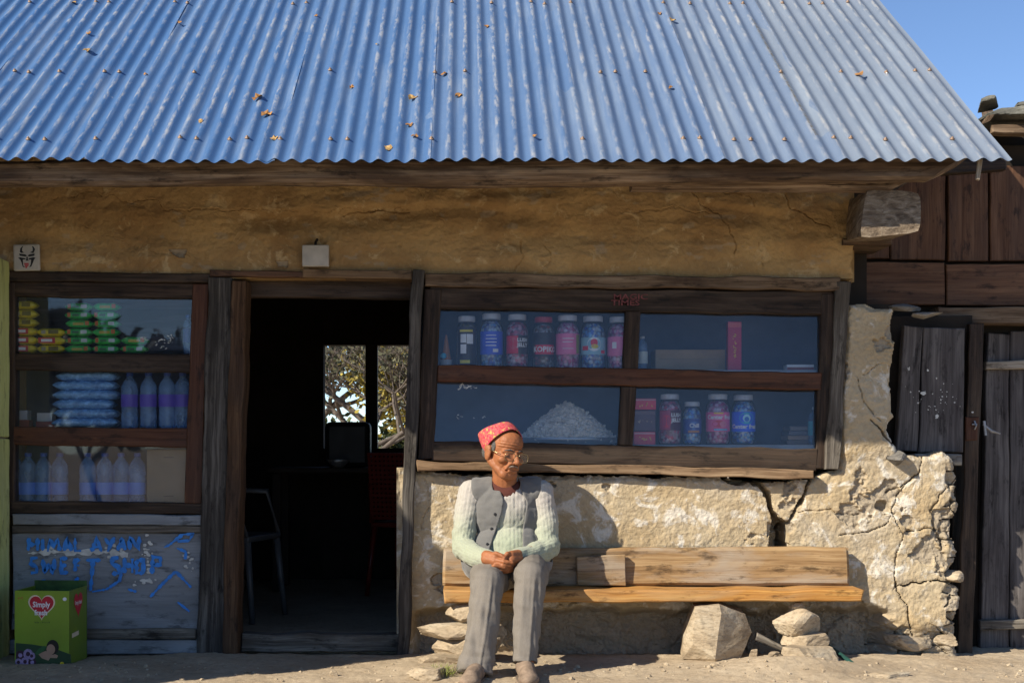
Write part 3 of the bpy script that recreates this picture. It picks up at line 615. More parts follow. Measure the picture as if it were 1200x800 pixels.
for k in range(70):
    x, y = r.choice([(r.uniform(32, 130), r.uniform(640, 651)), (r.gauss(172, 4), r.gauss(642, 6)), (r.gauss(174, 2), r.uniform(640, 680)), (r.gauss(170, 8), r.gauss(681, 2)), (r.gauss(222, 5), r.gauss(662, 8)), (r.uniform(100, 165), r.gauss(642, 4))])
    s_ = r.uniform(0.5, 2.2); q = circ(x, y, s_ * r.uniform(.8, 2), s_, 7, r.random()); mb.add([W(a_ + r.uniform(-.4, .4), b_ + r.uniform(-.4, .4), 0.0028 + 0.00002 * k) for a_, b_ in q], [tuple(range(7))])
mb.build('flaked_paint', M['white_paint'], panel)['kind'] = 'stuff'
M['magic_paint'] = plain('faded_red_paint', (0.17, 0.05, 0.05), 0.7, 0, 0.3, 0.5, 60)
top_rail = [o for o in shop.children if o.name.startswith('window_rail')][0]
for s_, x, y in (('MAGIC', 739, 348), ('TIMES', 733, 355)):
    text('painted_lettering', s_, 10, M['magic_paint'], top_rail, lambda a_, b_, x=x, y=y: W(x + a_ * 1.3, y - b_ * 0.9, 0.0), 0.15)
# stickers left on the glass
M['sticker'] = plain('white_sticker_scraps', (0.6, 0.6, 0.58), 0.6)
def scraps(par, cx, cy, sx, sy, n, seed, y0=0, lean=0.012):
    r = random.Random(seed); mb = MB()
    for k in range(n):
        a0 = r.uniform(0, 6.28); x, y = cx + r.gauss(0, sx), cy + r.gauss(0, sy); pts = [(x + 1.8 * math.cos(a0 + q * .7) , y + 1.2 * math.sin(a0 + q * .7)) for q in range(r.randint(2, 5))]
        v, f = stroke_geo(pts, r.uniform(0.4, 1.0), k, 0.4); mb.add([W(a_, b_, -0.0285 + lean * ((b_ - y0) / 37.0) + 0.00003 * k) for a_, b_ in v], f)
    mb.build('sticker_scrap', M['sticker'], par)['kind'] = 'stuff'
scraps(panes[4], 166, 397, 5, 2, 9, 1, 381, 0); scraps(panes[4], 194, 400, 5, 4, 22, 2, 381, 0); scraps(panes[2], 546, 453, 6, 1.8, 16, 3, 484); scraps(panes[2], 545, 488, 14, 1, 8, 4, 484)

# ------------------------------------------------------------------ roof
SL_T = 0.67; PE = 0.9; ZE = W(0, 186, PE).z; PER = 0.0651; AMP = 0.0076
def roof_z(y): return ZE + SL_T * (y + PE)
def roof_at(px, py, lift=0.0):
    e = (CY - py) / F; d = (ZE - CZ - SL_T * (D - PE)) / (e - SL_T); return Vector(((px - CX) / F * d, d - D, CZ + e * d + lift))
up = Vector((0, 1, SL_T)).normalized(); rn = Vector((0, -SL_T, 1)).normalized()
edges_px = [-330, -110, 100, 298, 477, 674, 826, 972, 1188]
xe = [(q - CX) / F * (D - PE) for q in edges_px]; xe = [xe[0]] + [round(q / PER) * PER for q in xe[1:-1]] + [xe[-1]]
ridge = 1.7; Ls = (ridge + PE) / up.y
sheet_greys = [0.0, 0.02, 0.05, 0.10, 0.22, 0.36, 0.55, 0.74]
def iron_sheet(x0, x1, i, back=False):
    over = PER * 1.0 if i < len(sheet_greys) - 1 else 0
    xs = np.arange(x0, x1 + over + 1e-6, PER / 10); ls = np.linspace(0, Ls, 28); X, L = np.meshgrid(xs, ls)
    h = AMP * np.cos(2 * math.pi * X / PER) + 0.004 * fbm(X * 3, L * 2.2, 0, 100 + i, 3) + 0.0010 * (i % 2) + sstep(x1 - 0.01, x1 + 0.05, X) * 0.001
    h = h + 0.0022 * fbm(X * 13.07, L * 0.7, 0, 130 + i, 2)
    L = L + (L < 0.01) * (0.010 * np.sin(i * 2.1) + 0.004 * np.sin(X * 3))
    P = np.array([0, -PE, ZE]) + X[..., None] * np.array([1, 0, 0]) + L[..., None] * np.array(up) + (h - AMP)[..., None] * np.array(rn)
    if back: P[..., 1] = 2 * ridge - P[..., 1]
    idx = np.arange(X.size).reshape(X.shape); f = np.stack([idx[:-1, :-1], idx[:-1, 1:], idx[1:, 1:], idx[1:, :-1]], -1).reshape(-1, 4)
    if back: f = f[:, ::-1]
    o = mk('roof_sheet', P.reshape(-1, 3), f, M['iron'], shop, uv=np.stack([X + i * 3.3, L], -1).reshape(-1, 2), smooth=True)
    a_ = o.data.attributes.new('crest', 'FLOAT', 'POINT'); a_.data.foreach_set('value', (sstep(0.45, 0.95, np.cos(2 * math.pi * X / PER))).ravel())
    a2_ = o.data.attributes.new('seam', 'FLOAT', 'POINT'); a2_.data.foreach_set('value', (np.exp(-((X - x0) / .014) ** 2) * (i == 7)).ravel())
    o.color = (1, 1, 1, sheet_greys[i])
    return o
scr = MB().lathe([(0.0105, 0), (0.010, 0.0025), (0.0055, 0.003), (0.005, 0.008), (0.0025, 0.0105)], 8); scr_me = None
for i in range(len(sheet_greys)):
    sh = iron_sheet(xe[i], xe[i + 1], i); iron_sheet(xe[i], xe[i + 1], i, True)
    for row, py in enumerate((163, 84, 4)):
        k0 = math.ceil(xe[i] / PER + 0.2); k1 = math.floor(xe[i + 1] / PER + (0.5 if i < len(sheet_greys) - 1 else -.3))
        for k in range(k0, k1 + 1):
            if (k + row) % 3 == 0 or rnd.random() < 0.42: continue
            y = roof_at(545, py + rnd.uniform(-1.5, 1.5)).y
            pos = Vector((k * PER, y, roof_z(y))) + rn * 0.002
            if scr_me is None: s_ = scr.build('roof_screw', M['rust'], sh, True); scr_me = s_.data
            else: s_ = bpy.data.objects.new('roof_screw', scr_me); link(s_, sh)
            s_.location = pos; s_.rotation_euler = rn.to_track_quat('Z', 'Y').to_euler()
# eave log, under beam, outrigger
def log(name, x0, x1, y, z, ry, rz_, mat, seed, cut0=0.0, cut1=0.0, parent=shop, sag=0.0):
    n = max(8, int((x1 - x0) / 0.035)); m = 20; V = []; UV = []
    for i in range(n + 1):
        for k in range(m):
            w = 2 * math.pi * k / m; x = x0 + (x1 - x0) * i / n
            V.append((x, w, i / n))
    V = np.array(V); x, w, q = V.T; cw, sw = np.cos(w), np.sin(w)
    sq = 1 / np.maximum(np.abs(cw), np.abs(sw)) ** 0.45
    nz = fbm(x * 2.2, cw * 1.3 + seed, sw * 1.3, seed, 4); n2 = fbm(x * 9, cw * 3, sw * 3, seed + 4, 3)
    r_ = sq * (1 + 0.26 * nz + 0.09 * n2)
    Y = y + ry * cw * r_; Z = z + rz_ * sw * r_ + 0.02 * fbm(x * 0.8, x * 0, 0, seed + 9, 2) - sag * np.sin(q * math.pi)
    X = x + sstep(0.93, 1.0, q) * cut1 * (sw + cw * 0.2) - sstep(0.07, 0.0, q) * cut0 * sw
    f = [(i * m + k, i * m + (k + 1) % m, (i + 1) * m + (k + 1) % m, (i + 1) * m + k) for i in range(n) for k in range(m)]
    f.append(tuple(range(m - 1, -1, -1))); f.append(tuple(n * m + k for k in range(m)))
    o = mk(name, np.stack([X, Y, Z], -1), f, mat, parent, uv=np.stack([x + seed, w * (ry + rz_) / 2], -1))
    bm = bmesh.new(); bm.from_mesh(o.data); bmesh.ops.recalc_face_normals(bm, faces=bm.faces); bm.to_mesh(o.data); bm.free(); return o
e1 = W(1112, 200, 0.76); log('eave_log', -3.5, e1.x, -0.74, W(0, 203, 0.74).z, 0.055, 0.052, M['wood_log'], 3, 0, 0.09)
b0, b1 = W(742, 212, 0.74), W(1062, 212, 0.74); log('eave_beam', b0.x, b1.x, -0.66, W(0, 214, 0.68).z, 0.05, 0.026, M['wood_log'], 8, 0, 0.05)
fl, fr_, fb = W(1010, 224, 0.755), W(1079, 224, 0.755), W(1010, 277, 0.755)
kl, kr, kb = W(990, 230, 0), W(1062, 230, 0), W(990, 283, 0)
t = NT('split_beam_wood'); v = t.mapped('Object', (12, 1.2, 30)); a = t.noise(v, 1.6, 6, .65, .6); b = t.noise(t.mapped('Object'), 9, 5, .6); d_ = t.noise(t.mapped('Object', (60, 3, 60)), 2, 4, .6)
t.bsdf(t.mix(t.ramp(b, [(.4, (0, 0, 0)), (.65, (.7,) * 3)]), t.ramp(a, [(.3, (.05, .035, .025)), (.5, (.20, .155, .11)), (.68, (.36, .30, .23))]), (.12, .085, .055)), .9, 0, .2, t.bump(d_, .6, .006, t.bump(a, .8, .012))); M['beam_end'] = t.done()
def beam(name, F4, B4, mat, parent, seed):
    """a hewn square beam from four front corners to four back corners (tl, tr, br, bl)"""
    n, m = 24, 24; V = []; UV = []
    ts = np.linspace(0, 1, n + 1)
    per = []
    for k in range(m):
        e, q = divmod(k, m // 4); q = q / (m // 4); per.append((e, q))
    def cor(t): return [Vector(a_).lerp(Vector(b_), t) for a_, b_ in zip(F4, B4)]
    for t_ in ts:
        c_ = cor(t_); ctr = sum(c_, Vector()) / 4
        for e, q in per:
            v = c_[e].lerp(c_[(e + 1) % 4], q); s_ = 1 - 0.08 * (1 - 2 * min(q, 1 - q)) ** 4
            s_ *= 1 + 0.05 * float(fbm(np.array([t_ * 5.0]), np.array([e + q * 1.0]), 0, seed, 3)[0]); V.append(ctr + (v - ctr) * s_); UV.append((t_ * 0.8 + seed, (e + q) * 0.2))
    f = [(i * m + k, i * m + (k + 1) % m, (i + 1) * m + (k + 1) % m, (i + 1) * m + k) for i in range(n) for k in range(m)]
    # end face with a dished, split surface
    base = len(V); c_ = cor(0); rows = 7
    f.append(tuple(range(m))); f.append(tuple(n * m + k for k in range(m)))
    o = mk(name, V, f, mat, parent, uv=UV)
    bm = bmesh.new(); bm.from_mesh(o.data); bmesh.ops.recalc_face_normals(bm, faces=bm.faces); bm.to_mesh(o.data); bm.free(); return o
beam('outrigger_beam', [W(1014, 222, 0.69), W(1080, 224, 0.69), W(1078, 272, 0.72), W(1008, 279, 0.72)], [W(994, 232, 0), W(1050, 232, 0), W(1050, 282, 0), W(990, 284, 0)], M['beam_end'], shop, 4)
pboard('bearer', [(988, 280), (1046, 280), (1046, 287), (988, 287)], 0.03, 0.3, M['wood_log'], shop)
sp_ = W(1147, 187, 0.84); board('hanging_splinter', [W(1146, 186, .84), W(1152, 186, .84), W(1148, 211, .84), W(1144, 210, .84)], (0, 0.012, 0), M['wood_pale'], shop, rough=0.002, bev=0.002)
pboard('rafter_board', [(985, 196), (1180, 186), (1180, 198), (985, 214)], [-0.02, -0.02, -0.02, -0.02], 0.05, M['wood_dark'], shop)
# exposed stones at the broken end of the wall
for k, (x, y, w_, h_, p) in enumerate([(1114, 676, 26, 10, -.02), (1096, 775, 62, 16, .01), (1040, 778, 50, 16, .01), (1062, 756, 46, 15, 0.01), (1112, 752, 24, 12, .0)]):
    c = W(x - 4, y + h_ / 2, p - .045); rock('stone', c, (w_ * PX * 1.35, 0.16, h_ * PX * 1.15), 300 + k, M['stone'], shop, (0.1, 0.12 * (k % 3 - 1), 0.2 + k), 7, 4, 0.09, 0.25)
tag_stones = [(1051, 545, 24, 18, 0.0), (1062, 366, 44, 10, -.06), (1085, 374, 40, 9, -.05)]
for k, (x, y, w_, h_, p) in enumerate(tag_stones):
    rock('stone', W(x, y, p), (w_ * PX, 0.12, h_ * PX), 350 + k, M['slate'], shop, (0, 0.08 * (1 - k), 0.3), 10, 3)
# ------------------------------------------------------------------ the neighbouring shed on the right
an = thing('plank_shed', W(1300, 765, -0.3) * 1.0, 'dark red brown plank shed with a grey door beside the shop', 'shed'); an.location = (0, 0, 0)
AP = -0.30
wa = M['wood_annex']
for q in ([(1010, 196), (1042, 196), (1042, 303), (1010, 303)], [(1044, 196), (1108, 196), (1108, 305), (1044, 305)], [(1111, 194), (1158, 194), (1158, 306), (1111, 306)], [(1161, 194), (1226, 194), (1226, 306), (1161, 306)], [(1228, 194), (1290, 194), (1290, 306), (1228, 306)]):
    pboard('wall_plank', q, AP, 0.04, wa, an)
for q in ([(1006, 307), (1107, 307), (1107, 357), (1006, 357)], [(1110, 309), (1260, 309), (1260, 358), (1110, 358)]): pboard('wall_plank', q, AP + 0.03, 0.05, wa, an)
pboard('plank_backing', [(1000, 170), (1300, 170), (1300, 380), (1000, 380)], AP - 0.05, 0.03, M['soot'], an, step=0.3)
pboard('cross_beam', [(1099, 360), (1300, 360), (1300, 379), (1099, 379)], AP + 0.07, 0.12, M['wood_log'], an, rough=0.005)
pboard('door_post', [(1136, 379), (1153, 379), (1138, 830), (1120, 830)], -0.16, 0.10, M['wood_dark'], an, rough=0.005)
pboard('lock_plate', [(1132, 488), (1148, 488), (1146, 515), (1131, 516)], -0.155, 0.01, M['wood_red'], an)
mb = MB(); 
for y in (495, 501): mb.lathe([(0.006, 0), (0.006, 0.004)], 8, W(1142, y, -0.15))
M['hasp'] = plain('worn_steel', (0.3, 0.3, 0.31), 0.45, 0.8, 0.5, 0.3, 80)
hp = MB().tube([W(1142, 493, -0.148), W(1144, 499, -0.140), W(1142, 503, -0.148)], 0.004).tube([W(1139, 497, -0.147), W(1145, 497, -0.147)], 0.004); hp.build('hasp', M['hasp'], an)
MB().tube([W(1152, 497, -0.2), W(1162, 505, -0.2), W(1172, 508, -0.21)], [0.006, 0.008, 0.004]).tube([W(1153, 493, -0.2), W(1155, 510, -0.2)], 0.007).build('door_latch', M['hasp'], an)
DP = -0.32
for q in ([(1157, 390), (1183, 392), (1182, 830), (1148, 830)], [(1185, 388), (1216, 388), (1216, 830), (1184, 830)], [(1218, 390), (1250, 390), (1250, 830), (1218, 830)], [(1252, 388), (1284, 388), (1284, 830), (1252, 830)]):
    pboard('door_plank', q, DP, 0.035, M['wood_door'], an, rough=0.004)
for q in ([(1156, 423), (1280, 419), (1280, 430), (1156, 433)], [(1149, 727), (1280, 724), (1280, 735), (1149, 738)]): pboard('door_batten', q, DP + 0.03, 0.03, M['wood_pale'] if q[0][1] < 500 else wg, an)
pboard('door_backing', [(1120, 378), (1300, 378), (1300, 840), (1110, 840)], DP - 0.06, 0.03, M['soot'], an, step=0.4)
# shutter between the wall and the door post
for q in ([(1060, 381), (1081, 383), (1075, 529), (1050, 528)], [(1083, 384), (1131, 384), (1129, 530), (1077, 529)]): sh = pboard('shutter_board', q, -0.10, 0.04, M['wood_door'], an, rough=0.003)
mb = MB(); r = random.Random(9)
for k in range(46):
    x, y = (r.gauss(1098, 18), r.gauss(466, 12)); s_ = r.choice([0.25, 0.35, 0.5, 0.7, 1.0])
    if k < 4: x, y, s_ = [(1065, 432, 2.4), (1082, 461, 2), (1087, 434, 1.6), (1098, 487, 1.6)][k]
    q = circ(x, y, s_ * r.uniform(.7, 1.8), s_, 7, r.random()); q = [(a_ + r.uniform(-.4, .4) * s_, b_ + r.uniform(-.4, .4) * s_) for a_, b_ in q]; mb.add([W(a_, b_, -0.0955 + 0.00002 * k) for a_, b_ in q], [tuple(range(7))])
mb.build('paint_splash', M['white_paint'], sh)['kind'] = 'stuff'
pboard('shutter_backing', [(1040, 370), (1140, 370), (1140, 540), (1040, 540)], -0.2, 0.03, M['soot'], an, step=0.4)
pboard('shutter_sill', [(1072, 532), (1128, 532), (1128, 545), (1072, 545)], -0.06, 0.2, M['slate'], an)
# its roof of stone slabs
for k, (x0, y0, x1, y1, p, t_) in enumerate([(1143, 117, 1172, 127, -.25, .22), (1148, 126, 1240, 139, -.12, .5), (1186, 116, 1290, 127, -.4, .5), (1225, 128, 1320, 141, -.15, .5)]):
    a_, b_ = W(x0, y0, p), W(x1, y1, p)
    o = rock('roof_slab', ((a_.x + b_.x) / 2, -p + t_ / 2 - 0.1, b_.z), (b_.x - a_.x, t_, (a_.z - b_.z)), 400 + k, M['lichen_slate'], an, (0, 0.03, 0), 9, 4, 0.03, 0.3)
pboard('roof_pole', [(1160, 146), (1300, 146), (1300, 158), (1160, 156)], -0.14, 0.06, M['wood_log'], an, rough=0.012)
beam('rafter', [W(1150, 146, -.14), W(1160, 142, -.14), W(1166, 134, -.14), W(1158, 136, -.14)], [W(1150, 130, -1.2), W(1160, 130, -1.2), W(1162, 122, -1.2), W(1152, 122, -1.2)], M['wood_log'], an, 9)
pboard('roof_underside', [(1060, 150), (1320, 150), (1320, 196), (1060, 196)], -0.5, 0.05, M['soot'], an, step=0.4)

# ------------------------------------------------------------------ bench and its stones
SP = 0.26; SEAT_Z = W(0, 692, SP).z
bench = thing('bench', (W(766, 0, .25).x, -0.22, 0), 'long low plank bench with worn orange seat on stones', 'bench')
IB = inv(bench)
def bpart(o): o.data.transform(IB); return o
x0, x1 = W(520, 0, SP).x, W(1013, 0, SP).x
sx0, sx1 = W(520, 0, .06).x, W(1004, 0, .06).x
z1 = W(0, 706, SP).z; o = bpart(board('seat', [(x0, -SP, SEAT_Z), (x1, -SP, SEAT_Z + 0.003), (x1 - 0.01, -SP, z1 + 0.004), (x0 + 0.004, -SP, z1)], (0, SP - .05, 0), M['wood_seat'], bench, rough=0.005, bev=0.006, seed=11))
bz0 = SEAT_Z + 0.004
q = [W(519, 643, .075), W(995, 641, .075), W(996, 0, .09), W(519, 0, .09)]; q[2].z = q[3].z = bz0
o = bpart(board('backrest', q, (0, 0.045, 0.0), M['wood_bench'], bench, rough=0.004, bev=0.012, seed=23))
q = [W(676, 652, .115), W(733, 650, .115), W(734, 0, .115), W(676, 0, .115)]; q[2].z = q[3].z = bz0 + 0.002
bpart(board('backrest_patch', q, (0, 0.023, 0.0), M['wood_bench'], bench, rough=0.003, bev=0.003, seed=5))
def stone(px, py, p, dims, seed, label, rot=(0, 0, 0), mat='stone', group=None, planes=12, rough=0.05, flat=0.0, drop=0.006):
    c = W(px, py, p); z = gz(c.x, c.y) - drop if py is None else c.z
    o = rock('stone', c, dims, seed, M[mat], None, rot, planes, 4, rough, flat)
    tag(o, label, 'stone', group); return o
def gstone(px, p, dims, seed, label, base=None, **k):
    x = (px - CX) / F * (D - p); z = gz(x, -p) - 0.012 if base is None else base
    o = rock('stone', (x, -p, z), dims, seed, M[k.pop('mat', 'stone')], None, k.pop('rot', (0, 0, 0)), k.pop('planes', 12), 4, k.pop('rough', 0.05), k.pop('flat', 0.0))
    tag(o, label, 'stone', k.pop('group', None)); return o
H = SEAT_Z - (SEAT_Z - z1)
zt = z1 - 0.004
def ztop(o): return max((o.matrix_basis @ v.co).z for v in o.data.vertices)
# the big block under the middle of the bench
def block_stone():
    fr = [(815, 714), (843, 711), (873, 722), (881, 745), (866, 782), (838, 783), (800, 778), (802, 752)]
    P = 0.23
    front = [W(x, y, P + (0.06 if 805 < x < 850 else -0.02)) for x, y in fr]; ctr = W(843, 745, P + 0.07)
    ctr2 = [W(845, 722, P + 0.075), W(838, 778, P + 0.085), W(812, 760, P + 0.05)]
    bm = bmesh.new()
    pts = front + ctr2 + [v + Vector((0.02, 0.20, 0.0)) for v in front]
    for v in pts: bm.verts.new(v)
    bmesh.ops.convex_hull(bm, input=bm.verts[:]); 
    for v in [v for v in bm.verts if not v.link_faces]: bm.verts.remove(v)
    bmesh.ops.triangulate(bm, faces=bm.faces[:]); bmesh.ops.subdivide_edges(bm, edges=bm.edges[:], cuts=6, use_grid_fill=True)
    me = bpy.data.meshes.new('stone'); bm.to_mesh(me); bm.free(); a_ = arr(me)
    n_ = nrm(me); a_ += n_ * (0.006 * fbm(a_[:, 0] * 14, a_[:, 1] * 14, a_[:, 2] * 14, 5, 4))[:, None]; setarr(me, a_)
    me.materials.append(M['stone']); o = bpy.data.objects.new('stone', me); link(o)
    zt_ = max(v.co.z for v in me.vertices); zb = min(v.co.z for v in me.vertices); g0 = gz(1.0, -0.3) - 0.015
    for v in me.vertices: v.co.z = g0 + (v.co.z - zb) / (zt_ - zb) * (zt - g0)
    local(o, (W(843, 0, P).x, -0.15, g0)); tag(o, 'big angular block propping the middle of the bench', 'stone'); return o
block_stone()
# right hand pile
gA = gz(W(950, 0, .42).x, -0.36)
sA = gstone(950, .30, (0.32, 0.26, 0.055), 31, 'wide flat slab at the foot of the pile under the bench end', gA - 0.02, flat=0.5, rot=(0, 0.05, 0.2))
sB = gstone(940, .25, (0.21, 0.2, 0.05), 35, 'thin slab between the wide foot slab and the upright stone', ztop(sA) - 0.018, flat=0.5, rot=(0, -0.04, 0.5))
sC = gstone(938, .22, (0.21, 0.17, zt - 0.022 - ztop(sB) + 0.012), 39, 'upright wedge stone on top of the pile under the bench end', ztop(sB) - 0.012, rot=(0, 0, 0.4), planes=9)
sD = gstone(935, .21, (0.075, 0.06, zt - ztop(sC) + 0.006), 42, 'tiny packing stone wedged between pile and bench seat', ztop(sC) - 0.006, flat=0.4)
# left hand pile, under the man
gL = gz(W(525, 0, .42).x, -0.40)
s1 = gstone(536, .34, (0.34, 0.28, 0.062), 51, 'lowest broad slab of the pile behind the trousers', gL - 0.03, flat=0.5, rot=(0, 0.0, 0.1), rough=0.03)
s2 = gstone(552, .28, (0.34, 0.24, 0.075), 53, 'thick squared block second from bottom in the pile behind the trousers', ztop(s1) - 0.014, flat=0.5, rot=(0, 0.0, -0.1))
s3 = gstone(545, .25, (0.41, 0.24, 0.058), 57, 'long flat slab with a rounded end jutting out towards the doorway', ztop(s2) - 0.012, flat=0.5, rot=(0, 0.02, 0.05), rough=0.03)
s4 = gstone(552, .20, (0.26, 0.20, max(0.05, zt - ztop(s3) + 0.012)), 61, 'tilted wedge stone tucked under the left end of the bench', ztop(s3) - 0.012, rot=(0, 0.0, 0.5), planes=8)
for k, (px, p, d_, lab) in enumerate([(505, .72, (0.20, 0.12, 0.05), 'half buried pale slab beside the grass tuft'), (884, .22, (0.05, 0.05, 0.045), 'fist sized round stone between the block and the pile'), (391, .60, (0.045, 0.035, 0.035), 'dark pebble lying in the sunlit strip before the doorway'), (1036, .60, (0.22, 0.10, 0.03), 'flat slab edge in the earth below the wall corner'), (660, .86, (0.10, 0.08, 0.02), 'low crumb of stone in front of the shoe'), (905, .40, (0.06, 0.05, 0.03), 'small clod resting against the foot slab'), (425, .62, (0.05, 0.03, 0.012), 'pale chip of rubble near the door post foot')]):
    gstone(px, p, d_, 70 + k, lab, flat=0.3)
st = MB().tube([W(968, 755, .16), W(992, 772, .30), W(1018, 793, .46)], 0.011, 10); o = st.build('stick', plain('dark_green_pipe', (0.02, 0.07, 0.06), 0.4)); local(o, W(1018, 793, .46)); tag(o, 'dark green pipe leaning at the foot of the wall', 'pipe')
o = board('timber_offcut', [W(888, 742, .2), W(918, 757, .2), W(917, 763, .2), W(886, 749, .2)], (0, .03, 0), wg); o2 = local(o, W(902, 760, .2)); tag(o, 'short grey timber offcut lying behind the stones', 'timber')

# loose gravel and crumbs of earth
r = random.Random(77); mb = MB()
for k in range(420):
    x = r.uniform(-2.1, 2.6); p_ = r.choice([r.uniform(.35, 1.1), r.gauss(.5, .12)]); 
    if p_ < .06: continue
    s_ = r.uniform(.003, .009) * (1.7 if r.random() < .06 else 1); n0 = len(mb.v); mb.ell((x, -p_, gz(x, -p_) + s_ * .35), (s_ * r.uniform(.8, 1.5), s_, s_ * .7), Matrix.Rotation(r.uniform(0, 3), 3, 'Z'), 1)
    for v in mb.v[n0:]: v += Vector((r.uniform(-.2, .2), r.uniform(-.2, .2), r.uniform(-.2, .2))) * s_
o = mb.build('gravel', M['stone']); tag(o, 'loose gravel and crumbs scattered on the earth yard', 'gravel', kind='stuff')
# grass tuft
gt = thing('grass_tuft', (W(517, 0, .72).x, -0.70, gz(W(517, 0, .72).x, -0.70)), 'small dry green grass tuft growing beside the stones', 'grass')
M['grass'] = plain('dry_grass', (0.20, 0.22, 0.06), 0.7, 0, 0.3, 0.4, 30)
r = random.Random(4); mb = MB()
for k in range(170):
    a_ = r.uniform(0, 6.28); d_ = r.random() ** .6 * 0.055; b0 = Vector((d_ * math.cos(a_), d_ * math.sin(a_) * .8, -0.005)); h_ = r.uniform(.02, .06); ln = Vector((r.gauss(0, .025), r.gauss(0, .025), h_)); w_ = Vector((r.uniform(-1, 1), r.uniform(-1, 1), 0)).normalized() * 0.0016
    mb.add([b0 - w_, b0 + w_, b0 + ln * .6 + w_ * .7 + Vector((0, 0, .004)), b0 + ln * .6 - w_ * .7 + Vector((0, 0, .004)), b0 + ln + Vector((r.gauss(0, .01), 0, -.004))], [(0, 1, 2, 3), (3, 2, 4)])
mb.build('blade_clump', M['grass'], gt)

# ------------------------------------------------------------------ lime green shutter at the left edge, standing open at a right angle to the wall
lx = W(13, 0, 0).x
ls = thing('open_shutter', (lx - 0.015, -0.25, W(0, 770, 0).z), 'lime green wooden shutter standing open beside the left window', 'shutter'); IL = inv(ls)
for z0, z1_ in ((W(0, 512, 0).z, W(0, 307, 0).z), (W(0, 770, 0).z + 0.0, W(0, 513.5, 0).z)):
    o = board('shutter_board', [(lx, -0.50, z1_), (lx, -0.022, z1_), (lx, -0.022, z0), (lx, -0.50, z0)], (-0.028, 0, 0), M['lime_paint'], ls, rough=0.003); o.data.transform(IL)

# ------------------------------------------------------------------ plaques on the wall
M['tile'] = plain('cream_tile', (0.42, 0.39, 0.34), 0.45, 0, 0.5, 0.15, 20); M['ink'] = plain('black_ink', (0.012, 0.012, 0.014), 0.6); M['inkred'] = plain('red_ink', (0.45, 0.02, 0.03), 0.6)
pc = W(31.5, 302, 0.035)
pl = thing('mask_plaque', (pc.x, -0.035, pc.z), 'small cream plaque with a black horned mask drawing', 'plaque')
mb = MB().bevbox((0, 0, 0), (31 * PX, 0.016, 31 * PX), 0.007, Matrix.Rotation(-0.02, 3, 'Y')); mb.build('tile', M['tile'], pl, False)
def pp(x, y): return Vector(((x - 31) * PX * 0.99, -0.0095, -(y - 302) * PX))
def c10(pts): return [(x / 10, 270 + y / 10) for x, y in pts]      # drawn on a ten-fold enlargement
for q in ([(235, 255), (240, 215), (265, 190), (275, 190), (262, 215), (262, 245), (285, 265), (250, 268)], [(400, 258), (415, 225), (395, 192), (375, 190), (388, 215), (385, 245), (355, 262), (395, 270)],
          [(225, 275), (300, 285), (320, 300), (300, 310), (235, 300)], [(410, 275), (345, 285), (325, 300), (345, 310), (405, 300)], [(215, 325), (240, 318), (300, 330), (305, 342), (270, 345), (275, 415), (300, 435), (270, 430), (255, 380), (240, 345)], [(420, 325), (395, 318), (340, 330), (338, 345), (368, 345), (362, 400), (345, 435), (370, 425), (390, 380), (402, 345)],
          [(312, 312), (328, 312), (330, 345), (345, 358), (300, 358), (310, 345)]):
    flatpoly('mask_drawing', c10(q), M['ink'], pl, pp)
for q in ([(280, 385), (345, 385), (335, 400), (290, 400)], [(285, 405), (345, 405), (330, 422), (300, 422)], [(298, 425), (325, 425), (315, 445), (303, 445)]): flatpoly('mask_mouth', c10(q), M['inkred'], pl, pp)
wc = W(370, 300, 0.03); wb = thing('wall_switch_box', (wc.x, -0.03, wc.z), 'blank cream square box fixed above the doorway', 'switch box')
MB().bevbox((0, 0, 0), (31 * PX, 0.03, 25 * PX), 0.004).build('box_cover', M['tile'], wb)
MB().tube([(0, -0.012, 12 * PX), (0, -0.002, 16 * PX), (0.004, 0.02, 20 * PX)], 0.006, 8).build('cable_stub', M['ink'], wb)

# ------------------------------------------------------------------ carton
cp = 0.36; cz = gz(W(50, 0, cp).x, -0.30) - 0.004
cl, crt, ctop = W(15, 0, cp + .03).x, W(83, 0, cp).x, W(0, 692, cp).z
ct = thing('carton', ((cl + crt) / 2, -0.24, cz), 'lime green printed carton with a red heart and open top', 'carton', rz=math.radians(-4))
cw, ch, cd = crt - cl, ctop - cz, 0.22; th = 0.006
M['card_green'] = plain('lime_carton_print', (0.21, 0.31, 0.022), 0.45, 0, 0.4, 0.12, 5); M['card_side'] = plain('green_carton_side', (0.14, 0.21, 0.018), 0.45, 0, 0.4, 0.15, 5); M['card_in'] = plain('green_carton_inside', (0.045, 0.10, 0.025), 0.6, 0, 0.3, 0.4, 20)
MB().bevbox((0, -cd / 2, ch / 2), (cw, th, ch), 0.002).build('front_panel', M['card_green'], ct); MB().bevbox((0, cd / 2, ch / 2 + .012), (cw, th, ch + .02), 0.002).build('back_panel', M['card_in'], ct)
MB().bevbox((cw / 2 - th / 2, 0, ch / 2), (th, cd - th, ch), 0.002).build('side_panel', M['card_side'], ct); MB().bevbox((-cw / 2 + th / 2, 0, ch / 2), (th, cd - th, ch), 0.002).build('side_panel', M['card_side'], ct)
MB().box((0, 0, 0.004), (cw - .02, cd - .02, .006)).build('bottom_panel', M['card_in'], ct)
for k, (x, rx) in enumerate(((-cw * .2, .5), (cw * .2, -.4))): MB().box((x, 0.0, ch - 0.035), (cw * .42, cd * .8, .004), Matrix.Rotation(rx, 3, 'Y')).build('flap', M['card_in'], ct)
fy = -cd / 2 - th / 2 - 0.0006
cpx = cw / 68.0
def fp(n): return lambda x, y: Vector(((x - 49) * cpx, fy - 0.0004 * n, ch - (y - 692) * ch / 88.0))
